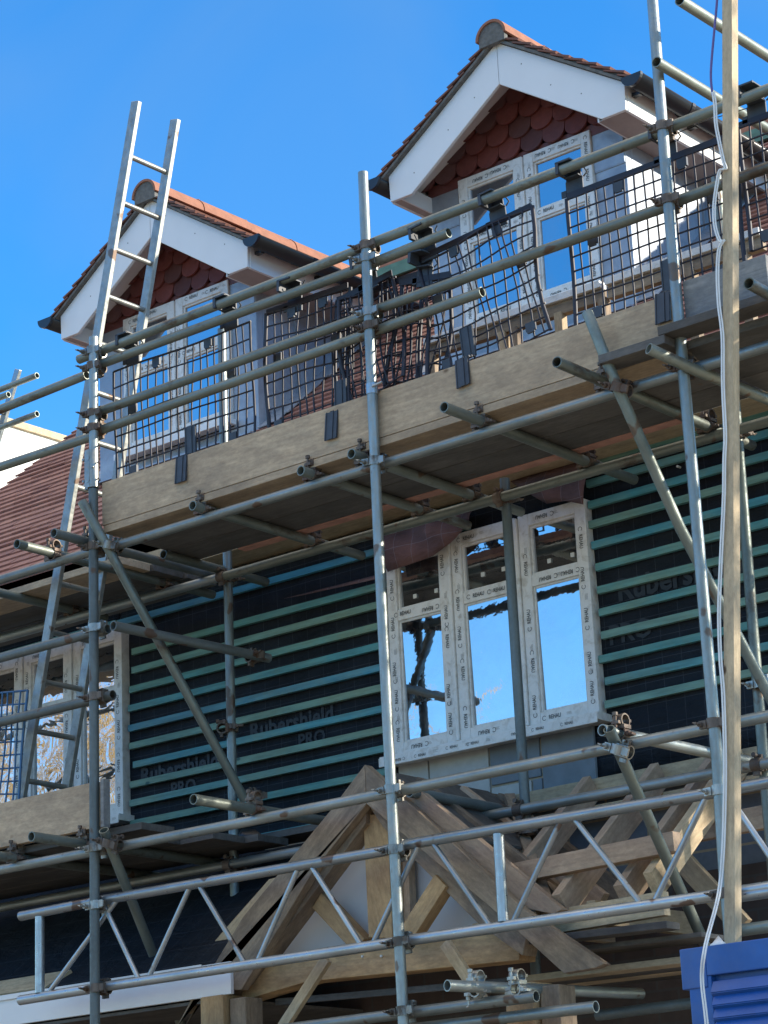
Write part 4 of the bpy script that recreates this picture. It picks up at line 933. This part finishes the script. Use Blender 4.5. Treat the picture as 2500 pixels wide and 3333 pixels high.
def brick_guard(x, z, wid, hgt, label, rot=0, hooks=(.15, .8), hz=0, tab=.52, wob=.5, seed=1, m='guard', Y=.115, yaw=0, top=.03, clips=True, rowh=.068):
    T = Matrix.Translation((x, Y, z)) @ Matrix.Rotation(yaw, 4, 'Z') @ Matrix.Rotation(rot, 4, 'Y')
    t = thing('brick_guard', label, 'brick guard', mw=T, group='mesh brick guards on the guardrails')
    obj('mesh_panel', guard(wid, hgt, m, wob, top, seed, rowh), M[m], t, T)
    for h in hooks: obj('hook', HK, None, t, T @ Matrix.Translation((h*wid, 0, hgt+.02+hz)))
    if tab is not None: obj('kick_tab', TB, None, t, T @ Matrix.Translation((tab*wid, 0, .0)))
    if clips:
        for cx_, cz_ in ((.14, .62), (.86, .62), (.14, .08), (.86, .08), (.32, .95), (.7, .95)): obj('clip', CL, None, t, T @ Matrix.Translation((cx_*wid, 0, cz_*hgt)))
    return t
brick_guard(.045, 5.455, .95, .61, 'black mesh guard nearest the left standard, in front of the farther dormer window', 0, (.14, .86), .04, .575, .5, 1, top=0, rowh=.086)
brick_guard(1.085, 5.44, .52, .63, 'narrow black mesh guard left of the middle standard, in front of bare roof tiles', math.radians(1.5), (.35,), .0, .92, .7, 2)
brick_guard(1.62, 5.47, .34, .53, 'crumpled bundle of bent black mesh right of the middle standard', math.radians(-7), (.6,), .02, None, 1.6, 3, clips=False)
brick_guard(1.83, 5.44, .30, .55, 'second bent mesh piece crossing the crumpled guard', math.radians(9), (.5,), .01, None, 1.6, 4, Y=.135, clips=False)
brick_guard(1.50, 5.45, .50, .57, 'upright black mesh panel behind the bent ones right of the middle standard', math.radians(2), (), .01, None, .8, 9, Y=.15, clips=False)
brick_guard(2.10, 5.455, .66, .60, 'tilted black mesh guard with rounded corner in front of the nearer dormer left light', math.radians(-5), (.1, .72), .02, .35, 1.4, 5)
brick_guard(2.90, 5.47, .86, .62, 'wide black mesh guard crossed by the right standard, in front of the lead cheek', 0, (.05, .62), .03, .58, .3, 6)
brick_guard(3.79, 5.56, .60, .56, 'black mesh guard right of the timber post in front of the roof tiles', 0, (.15,), .03, None, .3, 7)
brick_guard(-1.63, 3.93, .93, .72, 'blue mesh guard at lower left in front of the rippled window', math.radians(8), (), 0, None, .5, 8, 'guard_blue', .12, top=.0, clips=False)
# ------------------------------------------------------------------ LADDER
def ladder(x_of_z, z0, z1, ya, yb, label, m='ladder', rz=7.31, cat='ladder'):
    p0, p1 = V((x_of_z(z0), ya, z0)), V((x_of_z(z1), ya, z1)); t = thing('ladder', label, cat, (x_of_z(z0), ya, z0), group='ladders')
    for y in (ya, yb):
        q0, q1 = V((p0.x, y, p0.z)), V((p1.x, y, p1.z)); T = frame(q0, q1, V((0,-1,0))); L = (q1-q0).length
        s = MB(); s.box((0, -.028, -.014), (L, .028, .014)); obj('stile', s, M[m], t, T, .003)
    z = rz
    while z > z0+.2:
        pipe('rung', [(x_of_z(z), ya+.012, z), (x_of_z(z), yb-.012, z)], M[m], t, r=.0145, hollow=0, n=14); z -= .2485
    return t
ladder(lambda z: .135-.2478*(7.575-z), 3.72, 7.60, .20, .495, 'tall silver aluminium ladder leaning beside the left standard up past the farther dormer')
# ------------------------------------------------------------------ inner timber rail and trestle bits
tt = thing('timber_rail', 'low brown timber rail topped with white taped strip at the inner edge of the deck', 'rail', (2.3, .76, 5.22))
ra, rb = at(1390, 1118, .76), at(2480, 756, .76); rc = ra.lerp(rb, .55)
for a, b in ((ra, rc), (rc+V((.03,0,0)), rb)):
    beam('rail', a+V((0,.01,-.05)), b+V((0,.01,-.05)), .04, .06, M['oak'], tt)
    beam('taped_strip', a, b, .06, .035, M['film'], tt)
for k, px in enumerate((1400, 1632, 1672, 1820, 1965, 2190, 2260, 2440)):
    x = at(px, 1000, .76).x + .0; beam('leg', (x, .765, 5.225), (x, .765, ra.z-.075), .045, .045, M['timber' if k in (1, 3) else 'oak'], tt, up=V((0,-1,0)))
# ------------------------------------------------------------------ timber post, cable, rope, cabinet
pb, pt = P(2386, 3075, -.32), P(2376, -60, -.32)
o = beam('timber_post', pb+(pb-pt)*.62, pt, .046, .048, M['post'], None, up=V((0,-1,0))); tag(o, 'tall square pale timber post rising the full height at the right', 'post')
def cord(name, pix, Y, r, m, label, cat, twin=0):
    pts = [at(x, y, Y if not callable(Y) else Y(y)) for x, y in pix]
    # smooth
    out = []
    for i in range(len(pts)-1):
        p0 = pts[max(i-1, 0)]; p1 = pts[i]; p2 = pts[i+1]; p3 = pts[min(i+2, len(pts)-1)]
        for k in range(5):
            t = k/5; out.append(.5*((2*p1)+(p2-p0)*t+(2*p0-5*p1+4*p2-p3)*t*t+(3*p1-p0-3*p2+p3)*t**3))
    out.append(pts[-1]); mb = MB(); mb.tube(out, r, 8)
    if twin: mb.tube([q+V((twin, .004, .0)) for q in out], r, 8)
    o = obj(name, mb, m, None); tag(o, label, cat); return o
cord('cable', [(2318,300),(2324,341),(2327,403),(2337,458),(2350,520),(2358,550),(2340,555),(2329,607),(2321,675),(2324,737),(2340,785),(2352,782),(2337,812),(2332,890),(2336,988),(2345,1060),(2349,1120),(2350,1262),(2357,1415),(2354,1500),(2353,1600),(2349,1700),(2344,1800),(2337,1988),(2341,2139),(2350,2252),(2355,2400),(2356,2553),(2350,2764),(2335,2914),(2294,3072),(2281,3178),(2292,3290),(2303,3390)],
     lambda y: -.36 if y < 2900 else -.36-(min(y, 3060)-2900)/160*.30, .0036, M['cable'], 'thin white twin cable hanging beside the timber post and over the blue cabinet', 'cable', .0075)
cord('rope', [(2334,-60),(2334,0),(2325,100),(2316,200),(2314,254),(2319,310)], -.34, .005, M['rope'], 'purple rope hanging from above beside the timber post top', 'rope')
# cabinet
cab = thing('blue_cabinet', 'bright blue louvred steel cabinet at the lower right corner', 'cabinet', (4.3, -.3, 0))
CX0, CX1, CYF, CZ = 3.605, 5.2, -.55, 2.672
mb = MB(); mb.box((CX0+.012, CYF+.03, 0), (CX1, CYF+.26, CZ-.01)); mb.box((CX0+.02, CYF, 0), (CX0+.115, CYF+.03, CZ-.105)); obj('body', mb, M['cabinet'], cab, bev=.003)
mb = MB(); mb.box((CX0-.006, CYF-.006, CZ-.145), (CX0+.10, CYF+.28, CZ)); mb.box((CX0+.10, CYF-.004, CZ-.105), (CX1+.02, CYF+.28, CZ-.0005)); obj('top_rail', mb, M['cabinet'], cab, bev=.004)
for k in range(14):
    z = CZ-.135-k*.045; T = Matrix.Translation((CX0+.118, CYF+.005, z)) @ Matrix.Rotation(math.radians(-28), 4, 'X')
    s = MB(); s.box((0, -.003, -.036), (CX1-CX0-.118, .003, .008), T); s.box((0, .0, -.04), (CX1-CX0-.118, .02, -.037), T); obj('louvre', s, M['cabinet'], cab)
# small white scrap on the cabinet top
o = cloth('plastic_scrap', [P(2318, 3070, -.45), P(2338, 3045, -.45), P(2352, 3060, -.45)], [P(2310, 3078, -.5), P(2340, 3074, -.5), P(2362, 3070, -.5)], M['upvc'], None, 0, .005, 4, 2); tag(o, 'crumpled scrap of white plastic on top of the blue cabinet', 'scrap')
# window leaning low under the porch (REHAU taped frame) seen at the bottom
fr, tx, pn = glazing(2.45, 3.0, 1.55, 2.50, 0, 1, 2.2, None, None)
T = Matrix.Translation((0, .95, -.0))
lw = thing('spare_window', 'white taped window frame standing low beneath the porch lean-to, bottom edge of photo', 'window', (2.7, 1.0, 1.5))
obj('window_frame', fr, M['film'], lw, T, .003); obj('lettering', tx, M['ink'], lw, T)
for p, loc, q in pn: obj('pane', p, M['glass'], lw, T @ Matrix.Translation(loc))
# ------------------------------------------------------------------ NEIGHBOUR at far left
nb = thing('neighbour_house', 'sunlit white gable wall of the house next door beyond the tiled roof', 'house', (-6.5, 6, 0))
mb = MB(); mb.box((-9.0, 4.6, 0), (-6.0, 9.5, 8.50)); obj('wall', mb, M['white_render'], nb)
mb = MB(); mb.box((-9.1, 4.55, 8.50), (-5.97, 9.6, 8.56)); mb.box((-6.4, 4.2, 8.40), (-6.0, 4.62, 8.50)); obj('coping', mb, M['timber'], nb)
ns = thing('neighbour_scaffold', 'open tube ends of the next scaffold against the sky at far left', 'scaffold', (-6, 4.4, 7))
for (x0, y0, x1, y1) in ((-300, 1385, 121, 1222), (-300, 1505, 121, 1347), (-300, 1405, 28, 1284)): pipe('guardrail', [at(x0, y0, 4.4), at(x1, y1, 4.4)], M['galv_green'], ns, r=.025)
a, b = at(60, 1203, 4.6), at(-25, 1490, 4.6)
lad2 = thing('ladder', 'short sunlit top of a ladder behind the tubes at the far left edge', 'ladder', tuple(b), group='ladders')
for off in (0, .32):
    q0, q1 = b+V((0, off, -1.5*0)), a+V((0, off, 0)); s = MB(); T = frame(q0, q1, V((0,-1,0))); s.box((0, -.03, -.016), ((q1-q0).length, .03, .016)); obj('stile', s, M['alu'], lad2, T, .003) if off == 0 else None
pipe('rung', [a.lerp(b, .5), a.lerp(b, .5)+V((0, -.3, 0))], M['alu'], lad2, r=.015, hollow=0)
# ------------------------------------------------------------------ trees across the road (mirrored in the panes)
def tree(x, y, h, seed, label):
    rd = random.Random(seed); t = thing('bare_tree', label, 'tree', (x, y, 0), group='bare winter trees across the road'); mb = MB(); tw = MB()
    def grow(p, d, L, r, lvl):
        n = 4; pts = [p]; rs = [r]
        for i in range(n):
            d = (d+V((rd.uniform(-.16, .16), rd.uniform(-.16, .16), rd.uniform(-.04, .14)))).normalized(); pts.append(pts[-1]+d*L/n); rs.append(r*(1-.5*(i+1)/n))
        (mb if lvl < 3 else tw).tube(pts, rs, 6 if lvl < 2 else 3, cap=False)
        if lvl < 5:
            for k in range(4 if lvl < 3 else 4):
                q = pts[rd.randint(1, n)]; a = rd.uniform(0, 2*PI); s = rd.uniform(.5, .95)
                grow(q, (d+V((math.cos(a)*s, math.sin(a)*s, rd.uniform(-.1, .3)))).normalized(), L*rd.uniform(.55, .75), max(r*.5, .02), lvl+1)
    grow(V((x, y, -.1)), V((0, 0, 1)), h*.42, h*.022, 0)
    obj('trunk', mb, M['bark'], t); obj('crown', tw, M['twig'], t)
TR = [(-25,-26,17,'tall golden bare tree mirrored in the rippled panes at left'), (-31,-28,19,'tallest golden bare tree mirrored in the rippled panes'), (-38,-27,18,'bare tree mirrored at the left edge of the rippled panes'), (-45,-32,19,'farthest bare tree on the left across the road'),
      (-21,-31,11.5,'medium bare tree mirrored low in the centre panes'), (-15,-29,10,'smaller bare tree mirrored at the foot of the centre panes'), (-30,-36,20,'bare tree behind the tallest one across the road')]
for i, (x, y, h, l) in enumerate(TR): tree(x, y, h, 11+i, l)
def evergreen(x, y, zc, rx, rz, n, seed, label):  # unseen trees, added to break up the low sun from the right
    rd = random.Random(seed); t = thing('sun_dapple_tree', label, 'tree', (x, y, 0), group='unseen evergreens added beyond the right end to dapple the sun'); tk = MB(); tk.tube([(x, y, -.1), (x+.05, y, 3), (x, y+.1, zc+rz*.7)], [.2, .14, .03], 10)
    for k in range(14):
        a = rd.uniform(0, 2*PI); z = rd.uniform(zc-rz*.8, zc+rz*.5); tk.tube([(x, y, z), (x+math.cos(a)*rx*.6, y+math.sin(a)*rx*.6, z+.5)], [.05, .012], 6)
    obj('trunk', tk, M['bark'], t); cr = MB()
    cl = [(V((rd.gauss(0, 1), rd.gauss(0, 1), rd.gauss(0, 1))).normalized()*rd.uniform(.35, .95), rd.uniform(.22, .4)) for _ in range(70)]
    for _ in range(n):
        c, q = rd.choice(cl); p = c+V((rd.gauss(0, .5), rd.gauss(0, .5), rd.gauss(0, .5)))*q
        p = V((x+p.x*rx, y+p.y*rx, zc+p.z*rz)); u = V((rd.uniform(-1, 1), rd.uniform(-1, 1), rd.uniform(-1, 1))).normalized()*.085; v = u.orthogonal().normalized()*.05
        cr.add([p-u, p+v, p+u, p-v], [(0, 1, 2, 3)])
    obj('crown', cr, M['leaf'], t)
evergreen(12.2, 3.4, 6.1, 2.6, 3.3, 9500, 5, 'unseen evergreen added to dapple the sun, beyond the right end of the house, nearer the road')
evergreen(12.8, 7.6, 6.5, 2.6, 3.2, 9500, 6, 'unseen evergreen added to dapple the sun, beyond the right end of the house, farther from the road')
# ------------------------------------------------------------------ camera and render settings
cd = bpy.data.cameras.new('camera'); co = bpy.data.objects.new('camera', cd); COL.objects.link(co); sc.camera = co
Bk = -_F; co.matrix_world = Matrix(((_R.x,_U.x,Bk.x,CAM.x),(_R.y,_U.y,Bk.y,CAM.y),(_R.z,_U.z,Bk.z,CAM.z),(0,0,0,1)))
cd.sensor_fit = 'VERTICAL'; cd.sensor_height = 24; cd.lens = 24*FOC/3333; cd.clip_end = 2000
sc.render.resolution_x = 768; sc.render.resolution_y = 1024
vs_ = sc.view_settings; vs_.view_transform = 'Standard'; vs_.look = 'None'; vs_.exposure = 1.0; vs_.gamma = 1
